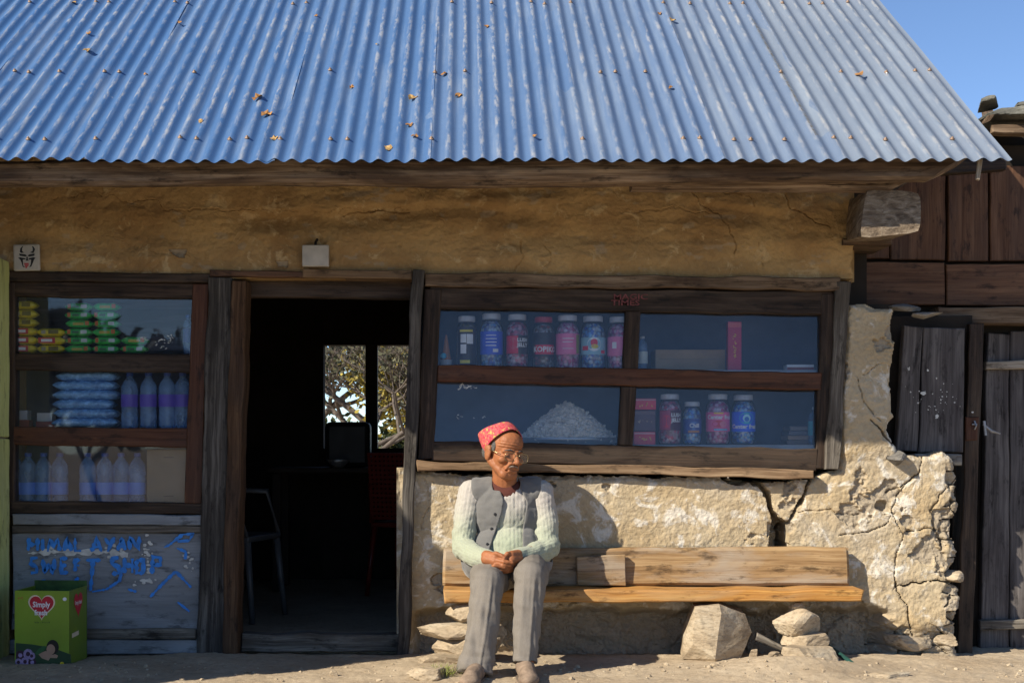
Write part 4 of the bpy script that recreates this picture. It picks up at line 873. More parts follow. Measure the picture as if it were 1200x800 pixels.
def e6(pts): return [(x / 6.667, 670 + y / 6.667) for x, y in pts]   # drawn on an enlargement
M['pr_red'] = plain('print_red', (0.50, 0.01, 0.03), 0.4); M['pr_cream'] = plain('print_cream', (0.75, 0.62, 0.45), 0.4); M['pr_white'] = plain('print_white', (0.8, 0.8, 0.8), 0.4); M['pr_dark'] = plain('print_dark_green', (0.02, 0.055, 0.022), 0.4)
M['pr_skin'] = plain('print_skin', (0.45, 0.26, 0.17), 0.4); M['pr_hair'] = plain('print_black', (0.012, 0.01, 0.01), 0.4); M['pr_lilac'] = plain('print_lilac', (0.35, 0.25, 0.42), 0.4, 0, .4, .5, 90); M['pr_plum'] = plain('print_plum', (0.05, 0.015, 0.035), 0.4); M['pr_yellow'] = plain('print_yellow', (0.65, 0.50, 0.02), 0.4)
fpn = [o for o in ct.children if o.name.startswith('front_panel')][0]
flatpoly('printed_band', e6([(112, 555), (250, 565), (420, 590), (570, 640), (578, 752), (400, 745), (112, 738)]), M['pr_dark'], fpn, fp(1))
def heart(s, cx, cy):
    return [(cx + s * 16 * math.sin(t_) ** 3 * 1.02, cy - s * (13 * math.cos(t_) - 5 * math.cos(2 * t_) - 2 * math.cos(3 * t_) - math.cos(4 * t_)) * 1.0) for t_ in [2 * math.pi * k / 40 for k in range(40)]]
flatpoly('printed_heart', [(x / 6.667, 670 + y / 6.667) for x, y in heart(6.9, 328, 262)], M['pr_cream'], fpn, fp(1)); flatpoly('printed_heart', [(x / 6.667, 670 + y / 6.667) for x, y in heart(6.1, 328, 262)], M['pr_red'], fpn, fp(2))
for s_, x, y, z_ in (('Simply', 325, 255, 60), ('fresh', 322, 318, 58)):
    text('printed_lettering', s_, z_, M['pr_white'], fpn, lambda a_, b_, x=x, y=y: fp(3)((x + a_ * 0.92) / 6.667, 670 + (y - b_) / 6.667), 1.6)
def ticks(name, parent, place, w, h, mat, seed):
    """print too small to read: a row of little strokes"""
    r = random.Random(seed); mb = MB(); n = max(3, int(w / h * 1.6))
    for k in range(n):
        x = -w / 2 + w * (k + .5) / n; pts = [(x + r.uniform(-.3, .3) * h, r.uniform(-.5, .5) * h) for _ in range(3)]
        v, f = stroke_geo(pts, h * .2, k, .2); mb.add([place(a, b) for a, b in v], f)
    return mb.build(name, mat, parent)
ticks('printed_lettering', fpn, lambda a_, b_: fp(1)((330 + a_) / 6.667, 670 + (392 - b_) / 6.667), 130, 15, M['pr_dark'], 1)
ticks('printed_lettering', fpn, lambda a_, b_: fp(1)((155 + a_) / 6.667, 670 + (205 - b_) / 6.667), 50, 20, M['pr_red'], 2)
flatpoly('printed_dot', e6(circ(520, 210, 17, 14)), M['pr_white'], fpn, fp(1)); flatpoly('printed_dot', e6(circ(498, 715, 17, 17)), M['pr_yellow'], fpn, fp(2))
flatpoly('printed_child', e6([(300, 640), (360, 615), (420, 630), (465, 650), (455, 670), (400, 668), (385, 690), (330, 672)]), M['pr_skin'], fpn, fp(2)); flatpoly('printed_child', e6(circ(420, 585, 52, 58)), M['pr_hair'], fpn, fp(3)); flatpoly('printed_child', e6(circ(405, 602, 36, 40)), M['pr_skin'], fpn, fp(4))
for k, (x, y, rr) in enumerate([(150, 650, 38), (215, 640, 40), (135, 705, 30), (190, 700, 34), (250, 705, 34), (245, 655, 30)]): flatpoly('printed_flower', e6(circ(x, y, rr, rr)), M['pr_lilac'] if k % 2 or k == 2 else M['pr_plum'], fpn, fp(2 + k * .2)); flatpoly('printed_flower', e6(circ(x, y, rr * .45, rr * .45)), M['pr_plum'] if k % 2 or k == 2 else M['pr_lilac'], fpn, fp(3.6 + k * .1))
flatpoly('printed_leaf', e6([(270, 640), (300, 600), (345, 575), (370, 580), (340, 620), (300, 645)]), plain('print_leaf', (0.03, 0.12, 0.04), .4), fpn, fp(2))
spn = [o for o in ct.children if o.name.startswith('side_panel')][0]
sp = lambda n: (lambda x, y: Vector((cw / 2 + 0.0006 + 0.0004 * n, x * cd, y * ch)))
flatpoly('printed_heart', [(x / 420, .80 - y / 520) for x, y in heart(6.0, 0, 0)], M['pr_red'], spn, sp(1)); text('printed_lettering', 'Simply fresh', .075, M['pr_white'], spn, lambda a_, b_: sp(2)(a_, .81 + b_), .001)
flatpoly('printed_patch', [(-.35, .36), (.02, .37), (.02, .43), (-.35, .42)], M['pr_cream'], spn, sp(1))

# ------------------------------------------------------------------ dry leaves on the roof
M['leaf'] = plain('dry_leaf', (0.30, 0.15, 0.05), 0.8, 0, 0.3, 0.6, 60); M['leaf_y'] = plain('yellow_dry_leaf', (0.36, 0.23, 0.09), 0.8, 0, 0.3, 0.5, 60)
for k, (x, y, s_) in enumerate([(103, 61, 9), (302, 115, 11), (312, 133, 11), (322, 160, 8), (171, 88, 5), (104, 40, 5), (483, 114, 11), (537, 110, 11), (480, 145, 9), (455, 171, 9), (412, 100, 6), (570, 29, 6), (442, 53, 4), (1007, 89, 10), (773, 14, 6), (788, 24, 7), (786, 101, 6), (520, 85, 7), (87, 2, 7), (370, 20, 5), (210, 27, 5), (235, 142, 6), (486, 161, 6), (626, 160, 5)]):
    r = random.Random(k); c = roof_at(x, y); s_ = s_ * sc_at(0.4) * 0.62; n_ = 9; V = [Vector((0, 0, .004))]; 
    for i in range(n_):
        a_ = 2 * math.pi * i / n_; rr = s_ * r.uniform(.55, 1.15); V.append(Vector((rr * math.cos(a_), rr * math.sin(a_) * 1.2, r.uniform(0, s_ * .8))))
    V2 = [v - Vector((0, 0, .0012)) for v in V]
    f = [(0, 1 + i, 1 + (i + 1) % n_) for i in range(n_)] + [(10, 11 + (i + 1) % n_, 11 + i) for i in range(n_)] + [(1 + i, 11 + i, 11 + (i + 1) % n_, 1 + (i + 1) % n_) for i in range(n_)]
    o = mk('dry_leaf', V + V2, f, M['leaf' if k % 3 else 'leaf_y']); o.rotation_euler = rn.to_track_quat('Z', 'Y').to_euler()
    h_ = AMP * math.cos(2 * math.pi * c.x / PER) - AMP; o.location = c + rn * (h_ + 0.004)
    tag(o, 'curled brown dry leaf lying on the blue iron roof', 'leaf', 'dry leaves on the roof')

# ------------------------------------------------------------------ unseen stone wall added out to the left to shade the doorway
nb = thing('shade_wall', (-3.2, -0.95, -0.05), 'tall dry stone wall added out of view to shade the shop front', 'wall'); INB = inv(nb)
xw = -2.62; zt2 = 2.62; pout = 1.86
yy = np.linspace(-pout, -0.03, 70); zz = np.linspace(-0.1, zt2, 100); YY, ZZ = np.meshgrid(yy, zz)
def side(x, sgn):
    f1, f2, cid = worley(YY / 0.26 + 3, ZZ / 0.12, 60 + (sgn > 0)); d_ = 0.03 * cid - 0.04 * (1 - sstep(0, .15, f2 - f1)) + 0.01 * fbm(YY * 9, ZZ * 9, 0, 3, 3); return np.stack([x + sgn * d_, YY, ZZ], -1)
A_, B_ = side(xw - 0.03, 1), side(xw - 0.55, -1); h_, w_ = YY.shape
V = np.concatenate([A_.reshape(-1, 3), B_.reshape(-1, 3)]); ia = np.arange(h_ * w_).reshape(h_, w_); ib = ia + h_ * w_
f = np.concatenate([np.stack([q[:-1, :-1], q[:-1, 1:], q[1:, 1:], q[1:, :-1]], -1).reshape(-1, 4)[:, ::o_] for q, o_ in ((ia, 1), (ib, -1))])
ring = lambda q: np.concatenate([q[0, :], q[1:, -1], q[-1, -2::-1], q[-2:0:-1, 0]]); ra, rb_ = ring(ia), ring(ib); j = np.roll(np.arange(len(ra)), -1)
f = np.concatenate([f, np.stack([ra, rb_, rb_[j], ra[j]], -1)])
o = mk('masonry', V, f, M['stone'], nb); o.data.transform(INB)
for k in range(5):
    y_ = -0.2 - k * 0.37; o = rock('coping_slab', (xw - .29 - nb.location.x, y_ - nb.location.y, zt2 - 0.01 - nb.location.z), (0.62, 0.38, 0.05), 500 + k, M['slate'], None, (0, 0, 0.1), 9, 3, .03, .4); o.parent = nb
# ------------------------------------------------------------------ goods in the windows
M['pet'] = clear('clear_plastic', (0.93, 0.95, 0.97), 0.05, (0.6, 0.65, 0.7), 1.4, 0.06)
M['pet_blue'] = clear('bluish_bottle_plastic', (0.66, 0.82, 0.98), 0.30, (0.42, 0.66, 0.98), 1.45, 0.08)
M['lid_white'] = plain('pale_jar_lid', (0.50, 0.50, 0.52), 0.4); M['lid_red'] = plain('red_jar_lid', (0.45, 0.03, 0.05), 0.4); M['cap_blue'] = plain('blue_bottle_cap', (0.04, 0.10, 0.40), 0.4)
PAL = {}
def candy(name, cols, scale=75):
    if name in PAL: return PAL[name]
    t = NT(name); v = t.mapped('Object', (1, 1, 1), 5.0); q = t.n('ShaderNodeTexVoronoi'); q.inputs['Scale'].default_value = scale; t.l(v, q.inputs['Vector'])
    s_ = t.n('ShaderNodeSeparateColor'); t.l(q.outputs['Color'], s_.inputs[0]); n_ = len(cols)
    c = t.ramp(s_.outputs[0], [(0.12 + 0.76 * i / max(1, n_ - 1), cc) for i, cc in enumerate(cols)])
    c = t.mix(t.ramp(q.outputs['Distance'], [(0.4, (0, 0, 0)), (0.8, (0.6,) * 3)]), c, (0.05, 0.05, 0.06))
    t.bsdf(c, 0.3, 0, 0.5, t.bump(q.outputs['Distance'], -0.8, 0.01)); PAL[name] = t.done(); return PAL[name]
pink_c = candy('pink_sweets', [(0.55, 0.05, 0.22), (0.80, 0.32, 0.52), (0.80, 0.65, 0.74), (0.38, 0.03, 0.24)])
blue_c = candy('blue_sweets', [(0.05, 0.16, 0.62), (0.16, 0.48, 0.80), (0.70, 0.78, 0.86), (0.03, 0.08, 0.36)])
red_c = candy('red_sweets', [(0.62, 0.05, 0.14), (0.75, 0.25, 0.35), (0.75, 0.62, 0.68), (0.20, 0.03, 0.10)])
dark_c = candy('dark_sweets', [(0.03, 0.02, 0.025), (0.60, 0.55, 0.55), (0.07, 0.045, 0.045), (0.40, 0.08, 0.09)])
yel_c = candy('gold_sweets', [(0.04, 0.03, 0.03), (0.55, 0.42, 0.06), (0.10, 0.06, 0.05), (0.50, 0.45, 0.35)])
pale_c = candy('white_sweets', [(0.5, 0.48, 0.45), (0.62, 0.6, 0.55), (0.4, 0.38, 0.35)])
LAB = {}
def lab(c):
    if c not in LAB: LAB[c] = plain('label_print', c, 0.4, 0, 0.4, 0.1, 20)
    return LAB[c]
PIN, BLU, NAVY, WHT, BLK, REDL, CYA, YEL = (0.80, 0.20, 0.40), (0.06, 0.13, 0.70), (0.04, 0.07, 0.30), (0.85, 0.85, 0.85), (0.03, 0.022, 0.028), (0.72, 0.03, 0.08), (0.10, 0.55, 0.80), (0.80, 0.65, 0.06)
def bend(R, z0): return lambda n: (lambda x, y: Vector((R * math.sin(x / R), -(R + 0.0005 * n) * math.cos(x / R), z0 + y)))
def jar(px, by, w, h, base_z, label, fill, lid, lcol, l0, l1, prints=(), p=-0.10, arc=1.45, cat='jar', ftop=0.86):
    """a screw-top sweet jar: px, by its foot in the photograph, w and h its size there"""
    s = sc_at(p); R = w * s / 2; H = h * s; x = (px - CX) * s
    t_ = thing('sweet_jar', (x, -p, base_z), label, cat)
    MB().lathe([(R * .90, 0.001), (R, .012), (R, H * .72), (R * .93, H * .80), (R * .74, H * .87), (R * .70, H * .895)], 26).build('jar_body', M['pet'], t_, True)
    MB().lathe([(R * .76, H * .895), (R * .80, H * .90), (R * .80, H * .985), (R * .74, H)], 26).build('lid', lid, t_, False)
    MB().lathe([(R * .80, 0.005), (R * .93, .016), (R * .93, H * min(.70, ftop)), (R * .85, H * min(.77, ftop)), (R * .5, H * ftop)], 26).build('sweets', fill, t_, True)
    if lcol is not None:
        g = bend(R, 0); n_ = 16; V = []; f = []
        for k in range(n_ + 1):
            a_ = (-arc + 2 * arc * k / n_) * R; V += [g(1.5)(a_, H * l0), g(1.5)(a_, H * l1)]
            if k: f.append((2 * k - 2, 2 * k, 2 * k + 1, 2 * k - 1))
        L = mk('label', V, f, lab(lcol), t_, smooth=True)
        for i, pr in enumerate(prints):
            kind = pr[0]
            if kind == 'text': _, s_, cx, cy, size, c_ = pr; text('label_lettering', s_, size * H, lab(c_), L, lambda a_, b_, cx=cx, cy=cy: g(4 + i * .3)(a_ + cx * R, b_ + cy * H), 0.004 * H)
            elif kind == 'ell':
                _, cx, cy, rx, ry, c_ = pr; n2 = 16; pts = circ(cx * R, cy * H, rx * R, ry * H, n2)
                mk('label_motif', [g(2.5 + i * .3)(cx * R, cy * H)] + [g(2.5 + i * .3)(*q) for q in pts], [(0, 1 + k, 1 + (k + 1) % n2) for k in range(n2)], lab(c_), L)
            elif kind == 'box':
                _, x0, y0, x1, y1, c_ = pr; V = []; f = []
                for k in range(9):
                    a_ = (x0 + (x1 - x0) * k / 8) * R; V += [g(2.5 + i * .3)(a_, y0 * H), g(2.5 + i * .3)(a_, y1 * H)]
                    if k: f.append((2 * k - 2, 2 * k, 2 * k + 1, 2 * k - 1))
                mk('label_motif', V, f, lab(c_), L)
    return t_
zu, zl = SHELF_U + 0.001, SHELF_L + 0.001
U_Y = 428
def hpx(t_): return 434 - t_
jar(547, 425, 25, hpx(371), zu, 'sweet jar of gold and dark sweets with three white stickers', yel_c, M['lid_white'], BLK, .05, .80, [('box', -.62, .50, -.05, .66, WHT), ('box', .0, .48, .62, .66, WHT), ('box', -.62, .30, -.05, .47, WHT), ('box', -.7, .12, .3, .18, YEL), ('box', -.7, .70, .6, .74, YEL)], arc=1.1)
jar(576, 425, 27, hpx(368), zu, 'sweet jar with a plain royal blue label full of small print', blue_c, M['lid_white'], BLU, .27, .68, [('box', -.5, .60, .4, .615, WHT), ('box', -.55, .54, .45, .555, WHT), ('box', -.55, .48, .45, .495, WHT), ('box', -.55, .42, .4, .435, WHT), ('box', .1, .31, .6, .37, WHT)])
jar(606, 426, 27, hpx(369), zu, 'sweet jar with strawberry label between the royal blue and red lidded jars', red_c, M['lid_white'], BLK, .28, .62, [('box', -1.2, .29, .05, .61, REDL), ('ell', -.4, .47, .35, .11, (0.7, 0.10, 0.14)), ('text', 'LUSH', .48, .53, .09, WHT), ('text', 'JELLY', .48, .44, .09, WHT)])
jar(637, 427, 26, hpx(372), zu, 'dark sweet jar with a red lid and red label band', dark_c, M['lid_red'], BLK, .24, .70, [('box', -.95, .29, 1.1, .47, REDL), ('text', 'KOPIKO', .12, .38, .14, WHT)])
jar(665, 428, 28, hpx(370), zu, 'sweet jar of pink sweets with a plain pink label', pink_c, M['lid_white'], PIN, .28, .66, [('box', -.5, .56, .5, .575, WHT), ('box', -.5, .50, .4, .512, WHT), ('box', -.5, .38, .45, .392, WHT), ('box', .75, .30, 1.3, .64, (0.30, .28, .06))])
jar(695, 430, 29, hpx(371), zu, 'sweet jar of blue sweets with a white and red badge label', blue_c, M['lid_white'], (0.30, 0.55, 0.66), .28, .60, [('ell', 0.0, .47, .58, .13, WHT), ('ell', 0.0, .50, .3, .07, REDL), ('ell', 0.05, .43, .3, .04, YEL), ('box', -1.1, .36, -.5, .44, REDL), ('box', .6, .30, 1.1, .36, REDL)])
jar(725, 430, 27, hpx(372), zu, 'pink labelled sweet jar half hidden behind the window mullion', pink_c, M['lid_white'], PIN, .26, .62, [('box', -.7, .40, -.3, .52, WHT)])
# paper cone in a tub at the window corner
s = sc_at(-.13); cn = thing('sweet_cone', ((523 - CX) * s, .13, zu), 'orange paper cone standing in a white tub', 'cone')
MB().lathe([(.020, 0), (.026, .045), (.027, .048)], 16).build('tub', M['lid_white'], cn); MB().lathe([(.022, .049), (.02, .06), (.004, .16)], 16).build('cone', plain('orange_paper', (0.40, 0.16, 0.06), .6), cn); MB().ell((-.012, -.018, .065), (.014, .01, .014), sub=2).build('blue_sweet', lab(CYA), cn, True)
def gbox(name, x0, y0, x1, y1, z, depth, mat, label, cat, p=-.12, group=None, ry=0.0):
    s = sc_at(p); t_ = thing(name, (((x0 + x1) / 2 - CX) * s, -p, z), label, cat, group, rz=ry); w_, h_ = (x1 - x0) * s, (y1 - y0) * s
    MB().bevbox((0, depth / 2, h_ / 2), (w_, depth, h_), 0.002).build('box_body', mat, t_); return t_, w_, h_
CARD = plain('brown_card', (0.33, 0.24, 0.15), .8, 0, .2, .2, 8)
t_, w_, h_ = gbox('cardboard_box', 768, 409, 850, 434, zu, .16, CARD, 'long low cardboard box on the upper window shelf', 'box', -.16); MB().box((0, -.0006, h_ * .55), (w_ * .9, .001, .003)).build('tape_line', lab((.22, .17, .11)), t_)
t_, w_, h_ = gbox('incense_box', 853, 377, 869, 434, zu, .04, lab((0.50, 0.02, 0.10)), 'tall narrow crimson box beside the cardboard box', 'box', -.10)
ticks('printed_lettering', t_, lambda a_, b_: Vector((-b_, -.0008, h_ * .5 + a_)), .11, .016, lab(YEL), 3); MB().box((0, -.0004, h_ * .93), (w_ * .98, .0006, h_ * .1)).build('printed_band', lab((.6, .1, .12)), t_)
t_, w_, h_ = gbox('small_box', 922, 427, 954, 434, zu, .07, lab(WHT), 'flat white box with red base on upper shelf', 'box', -.12); MB().box((0, -.0006, h_ * .3), (w_ * .98, .001, h_ * .55)).build('printed_band', lab((.25, .04, .05)), t_)
def bottle(px, w, h, base_z, label, mat, capm, lcol, l0, l1, p=-.12, group=None, cat='bottle'):
    s = sc_at(p); R = w * s / 2; H = h * s; t_ = thing('water_bottle', ((px - CX) * s, -p, base_z), label, cat, group)
    prof = [(R * .85, 0.001), (R * .98, .01)]
    for k in range(9):
        q = .06 + .54 * k / 8; prof.append((R * (1.0 - .06 * (k % 2)) * (.94 if .28 < q < .36 else 1), H * q))
    prof += [(R * .99, H * .68), (R * .94, H * .75), (R * .74, H * .82), (R * .45, H * .88), (R * .36, H * .905), (R * .34, H * .93)]
    MB().lathe(prof, 20).build('bottle_body', mat, t_, True)
    MB().lathe([(R * .42, H * .93), (R * .42, H * .995), (R * .36, H)], 14).build('cap', capm, t_)
    g = MB().lathe([(R * 1.015, H * l0), (R * 1.015, H * l1)], 20, cap=False); L = g.build('label', lab(lcol), t_, True)
    return t_
bottle(753, 12, 40, zu, 'small bottle just right of the window mullion', M['pet_blue'], M['lid_white'], (0.55, .62, .6), .2, .55)
# heap of white sweets on a tray
s = sc_at(-.22); hx = (665 - CX) * s
tr = thing('sweet_tray', (hx, .22, zl), 'wide shallow steel tray under the heap of white sweets', 'tray'); MB().lathe([(.19, 0), (.225, .014), (.235, .03), (.228, .032), (.215, .016), (.0, .012)], 40, cap=False).build('tray_pan', plain('dull_steel_tray', (.35, .38, .42), .35, .7), tr, True); tr.children[0].scale = (1, .62, 1)
r = random.Random(12); mb = MB(); hh = (513 - 471) * s
for k in range(1300):
    a_ = r.uniform(0, 6.28); q = math.sqrt(r.random()); zc = hh * (1 - q ** 1.3) * (1 + .05 * math.sin(3 * a_)); x_, y_ = .215 * q * math.cos(a_), .128 * q * math.sin(a_)
    if y_ > .05: continue
    d_ = Vector((r.gauss(0, 1), r.gauss(0, 1), r.gauss(0, .6))).normalized() * r.uniform(.012, .020); c = Vector((x_, y_, .020 + zc + r.uniform(-.004, .004)))
    mb.tube([c - d_, c - d_ * .5, c + d_ * .5, c + d_], [.003, .0085, .0085, .003], 5)
mb.lathe([(.205, .014), (.12, .020 + hh * .38), (.05, .018 + hh * .72), (.002, .012 + hh)], 24); 
for v in mb.v[-24 * 4:]: v.y *= .58
o = mb.build('sweet_heap', plain('off_white_sweets', (.70, .66, .59), .5, 0, .4, .3, 60)); o.location = (hx, .22, zl); tag(o, 'heap of wrapped white sweets piled on the tray', 'sweets', kind='stuff')
# lower right pane
def hl(t_): return 521 - t_
for k, (y0, y1, c_) in enumerate([(506, 521, REDL), (481, 505, (0.09, 0.04, 0.07)), (467, 480, REDL)]):
    t_, w_, h_ = gbox('biscuit_pack', 743 + k * .4, y0, 768 + k * .4, y1, zl + (521 - y1) * sc_at(-.10) * 1.0, .06, lab(c_), ['red biscuit pack at the foot of the pack stack', 'plum dark carton between two red biscuit packs', 'red biscuit pack on top of the plum carton'][k], 'pack', -.10)
    ticks('printed_lettering', t_, lambda a_, b_: Vector((a_, -.0008, h_ * .45 + b_)), w_ * .7, min(h_ * .45, .022), lab((.8, .5, .1) if k != 1 else (.4, .28, .2)), 5 + k); MB().box((0, -.0004, h_ * .88), (w_ * .96, .0006, h_ * .14)).build('printed_band', lab((.65, .3, .35) if k != 1 else (.15, .08, .1)), t_)
jar(785, 520, 27, hl(462), zl, 'red cherry labelled sweet jar beside the red biscuit packs', red_c, M['lid_white'], (.09, .02, .05), .28, .68, [('box', -1.2, .29, -.1, .67, (.45, .04, .12)), ('ell', -.45, .46, .42, .13, REDL), ('text', 'LUSH', .48, .58, .10, WHT), ('text', 'JELLY', .5, .48, .10, WHT)])
jar(811, 520, 22, hl(471), zl, 'short blue sweet jar shorter than its neighbours', blue_c, M['lid_white'], NAVY, .26, .60, [('ell', 0, .42, .8, .12, (.10, .22, .55)), ('text', 'Chill', .1, .44, .13, WHT), ('box', -.6, .28, .7, .33, (.6, .25, .1))])
jar(841, 521, 28, hl(462), zl, 'sweet jar with a bright pink fruit label and white lettering', pink_c, M['lid_white'], (.88, .16, .36), .26, .64, [('text', 'Center fruit', .05, .54, .115, WHT), ('ell', -.1, .41, .55, .07, (.65, .02, .08)), ('ell', .3, .40, .3, .06, (.8, .25, .35)), ('box', -.5, .605, .3, .635, YEL), ('box', -.5, .28, .7, .31, CYA)], arc=1.5)
jar(871, 522, 28, hl(463), zl, 'sweet jar with a bright blue label and cyan round emblem', blue_c, M['lid_white'], (.04, .15, .85), .26, .66, [('ell', .1, .53, .62, .12, (.03, .42, .62)), ('ell', .1, .53, .34, .08, (.4, .75, .85)), ('ell', .1, .51, .2, .05, (.03, .2, .6)), ('text', 'Center fresh', .0, .36, .12, WHT)], arc=1.5)
for k in range(4): 
    gbox('magazine', 922 + k * 1.2, 0, 948 + k, 5, zl + k * .021, .14, lab([(.10, .06, .05), (.22, .13, .08), (.06, .06, .09), (.12, .10, .10)][k]), 'flat pack lying in a short stack on lower shelf', 'pack', -.13, 'stacked flat packs in the lower window')
bottle(955, 16, 44, zl, 'small bottle with cyan label at the right end of the window', M['pet_blue'], M['lid_white'], (.05, .4, .5), .25, .62)
# left window: packets
def packet(px, by, w, h, z, col_, label, p=-.09, cat='packet', group=None, marks=(), seed=0):
    """a pillow shaped wrapper with crimped ends"""
    s = sc_at(p); L, H = w * s, h * s; r = random.Random(seed); nx, ny = 14, 12; V = []; f = []
    for i in range(nx + 1):
        u = i / nx; e = min(u, 1 - u) * 2; k_ = min(1, (e * 2.4)) ** .5 if e > .08 else .25
        for j in range(ny):
            a_ = 2 * math.pi * j / ny; ca, sa = math.cos(a_), math.sin(a_); q = 1 / max(abs(ca), abs(sa)) ** .6
            V.append(Vector(((u - .5) * L, .035 * ca * q * (.6 + .4 * k_), H / 2 + H * .5 * sa * q * k_ * .86 + r.uniform(-1, 1) * .0012)))
    for i in range(nx):
        for j in range(ny): f.append((i * ny + j, i * ny + (j + 1) % ny, (i + 1) * ny + (j + 1) % ny, (i + 1) * ny + j))
    f += [tuple(range(ny - 1, -1, -1)), tuple(nx * ny + j for j in range(ny))]
    t_ = thing('snack_packet', ((px - CX) * s, -p, z), label, cat, group, rz=r.uniform(-.05, .05)); b_ = mk('wrapper', V, f, col_, t_, smooth=True)
    for m_, (x0, x1, y0, y1, c_) in enumerate(marks):
        n_ = 6; yy_ = lambda q: -.0365 - .0005 * m_
        mk('print', [Vector(((x0 - .5) * L, yy_(0), H * y0)), Vector(((x1 - .5) * L, yy_(0), H * y0)), Vector(((x1 - .5) * L, yy_(0), H * y1)), Vector(((x0 - .5) * L, yy_(0), H * y1))], [(0, 1, 2, 3)], lab(c_), b_)
    return t_
yw = plain('yellow_wrapper', (0.75, 0.62, 0.03), .3, 0, .5, .25, 40); gw = plain('green_wrapper', (0.05, 0.50, 0.10), .3, 0, .5, .3, 40)
sP = sc_at(-.09)
ym = [(.2, .35, .3, .7, (.3, .28, .2)), (.45, .8, .3, .75, (.2, .16, .02))]; yr = [(.1, .7, .2, .8, (.55, .04, .05)), (.2, .6, .35, .65, WHT)]
for k in range(6): packet(30, 0, 29, 11.2, SL[0] + .001 + k * 10.2 * sP, yw, 'yellow snack packet in the six high yellow stack', group='six high yellow packet stack', marks=ym if k > 2 else yr, seed=k)
for k in range(3): packet(61, 0, 33, 10.8, SL[0] + .001 + k * 9.8 * sP, yw, 'yellow snack packet in the three high stack next to green packets', group='three high yellow packet stack', marks=yr if k == 1 else ym, seed=k + 9)
gm = [(.12, .24, .25, .75, (.55, .14, .02)), (.62, .85, .3, .7, (.55, .6, .6)), (.3, .55, .35, .6, (.04, .16, .05))]; gm2 = [(.3, .7, .3, .6, (.5, .4, .05)), (.75, .9, .3, .75, (.55, .14, .02))]
for c_, (px, n_) in enumerate(((93, 6), (125, 6), (158, 2))):
    for k in range(n_): packet(px + (k % 2) * .8, 0, 31, 10.6, SL[0] + .001 + k * 9.9 * sP, gw, ['green snack packet in the green stack next to the yellow packets', 'green snack packet in the tall green stack away from the yellow packets', 'green snack packet in the low stack of two'][c_], group=['green stack next to yellow packets', 'far tall green stack', 'low green stack'][c_], marks=gm if (k + c_) % 3 else gm2, seed=20 + c_ * 10 + k)
bottle(220, 11, 46, SL[0] + .001, 'slim bottle standing at the frame beside the green packets', M['pet_blue'], M['cap_blue'], (.10, .16, .4), .3, .65)
# striped plastic lining behind the packets
t = NT('striped_lining'); v = t.mapped('Object', (1.5, 1, 26)); n_ = t.noise(v, 1.0, 3, .6, .3); t.bsdf(t.ramp(n_, [(.45, (.018, .015, .022)), (.62, (.10, .09, .12))]), .5, 0, .4); M['lining'] = t.done()
a_, b_ = W(-40, 345, -.3), W(236, 414, -.3); slab('case_lining', (a_.x, .40, b_.z + .02), (b_.x, .41, a_.z), M['lining'])
# blue pouches
bp = clear('blue_pouch_film', (.5, .65, .9), .75, (0.20, 0.40, 0.78), 1.5, .15)
for k in range(6):
    s = sc_at(-.13); r = random.Random(k + 40); w_, h_ = (76 - (k % 3) * 3) * s, 12.2 * s; nx, ny = 26, 14; V = []; f = []
    for i in range(nx + 1):
        u = i / nx; e = (1 - (2 * u - 1) ** 6) ** .5 if 0 < u < 1 else 0.08
        for j in range(ny):
            a_ = 2 * math.pi * j / ny; V.append(((u - .5) * w_, .07 * math.cos(a_) * (.8 + .2 * e), h_ / 2 + h_ * .52 * math.sin(a_) * e))
    V = np.array(V); V[:, 2] += .004 * fbm(V[:, 0] * 22, V[:, 1] * 22, V[:, 2] * 22 + k * 5, k, 3); V[:, 1] += .006 * fbm(V[:, 0] * 30, V[:, 2] * 30, V[:, 1] * 20 + k * 3, k + 3, 3)
    for i in range(nx):
        for j in range(ny): f.append((i * ny + j, i * ny + (j + 1) % ny, (i + 1) * ny + (j + 1) % ny, (i + 1) * ny + j))
    t_ = thing('water_pouch', ((102 + [0, 1, -2, 1, 0, 2][k] - CX) * s, .13, SL[1] + .002 + k * 10.9 * s), 'light blue plastic pouch in the stack beside the bottles', 'pouch', 'stack of light blue pouches')
    mk('pouch_film', V, f, plain('blue_pouch', (0.22, 0.45, 0.85), .25, 0, .6, .45, 35, .5) if k == 0 else bpm, t_, smooth=True)
    if k == 0: bpm = t_.children[0].data.materials[0]
for k, px in enumerate((152, 174, 196, 214)): bottle(px, 20, 66, SL[1] + .001, 'violet labelled water bottle in the middle shelf row', M['pet_blue'], M['cap_blue'], (.13, .09, .48), .38, .60, group='violet labelled bottles')
for k, px in enumerate((18, 33, 51, 70, 103, 123, 142, 161)): bottle(px, 19.5, 59, SL[2] + .001, 'blue labelled water bottle in the bottom shelf row', M['pet_blue'], M['cap_blue'], (.12, .28, .75), .18, .42, group='blue labelled bottles on the bottom shelf')
t_, w_, h_ = gbox('cardboard_box', 172, 527, 218, 590, SL[2] + .001, .18, plain('grey_card', (.24, .20, .145), .85, 0, .2, .15, 9), 'upright brown cardboard box beside the bottom shelf bottles', 'box', -.09)
for q in (.86, .14): MB().box((.01, -.0006, h_ * q), (w_ * .25, .001, .004)).build('printed_mark', lab((.08, .07, .05)), t_)
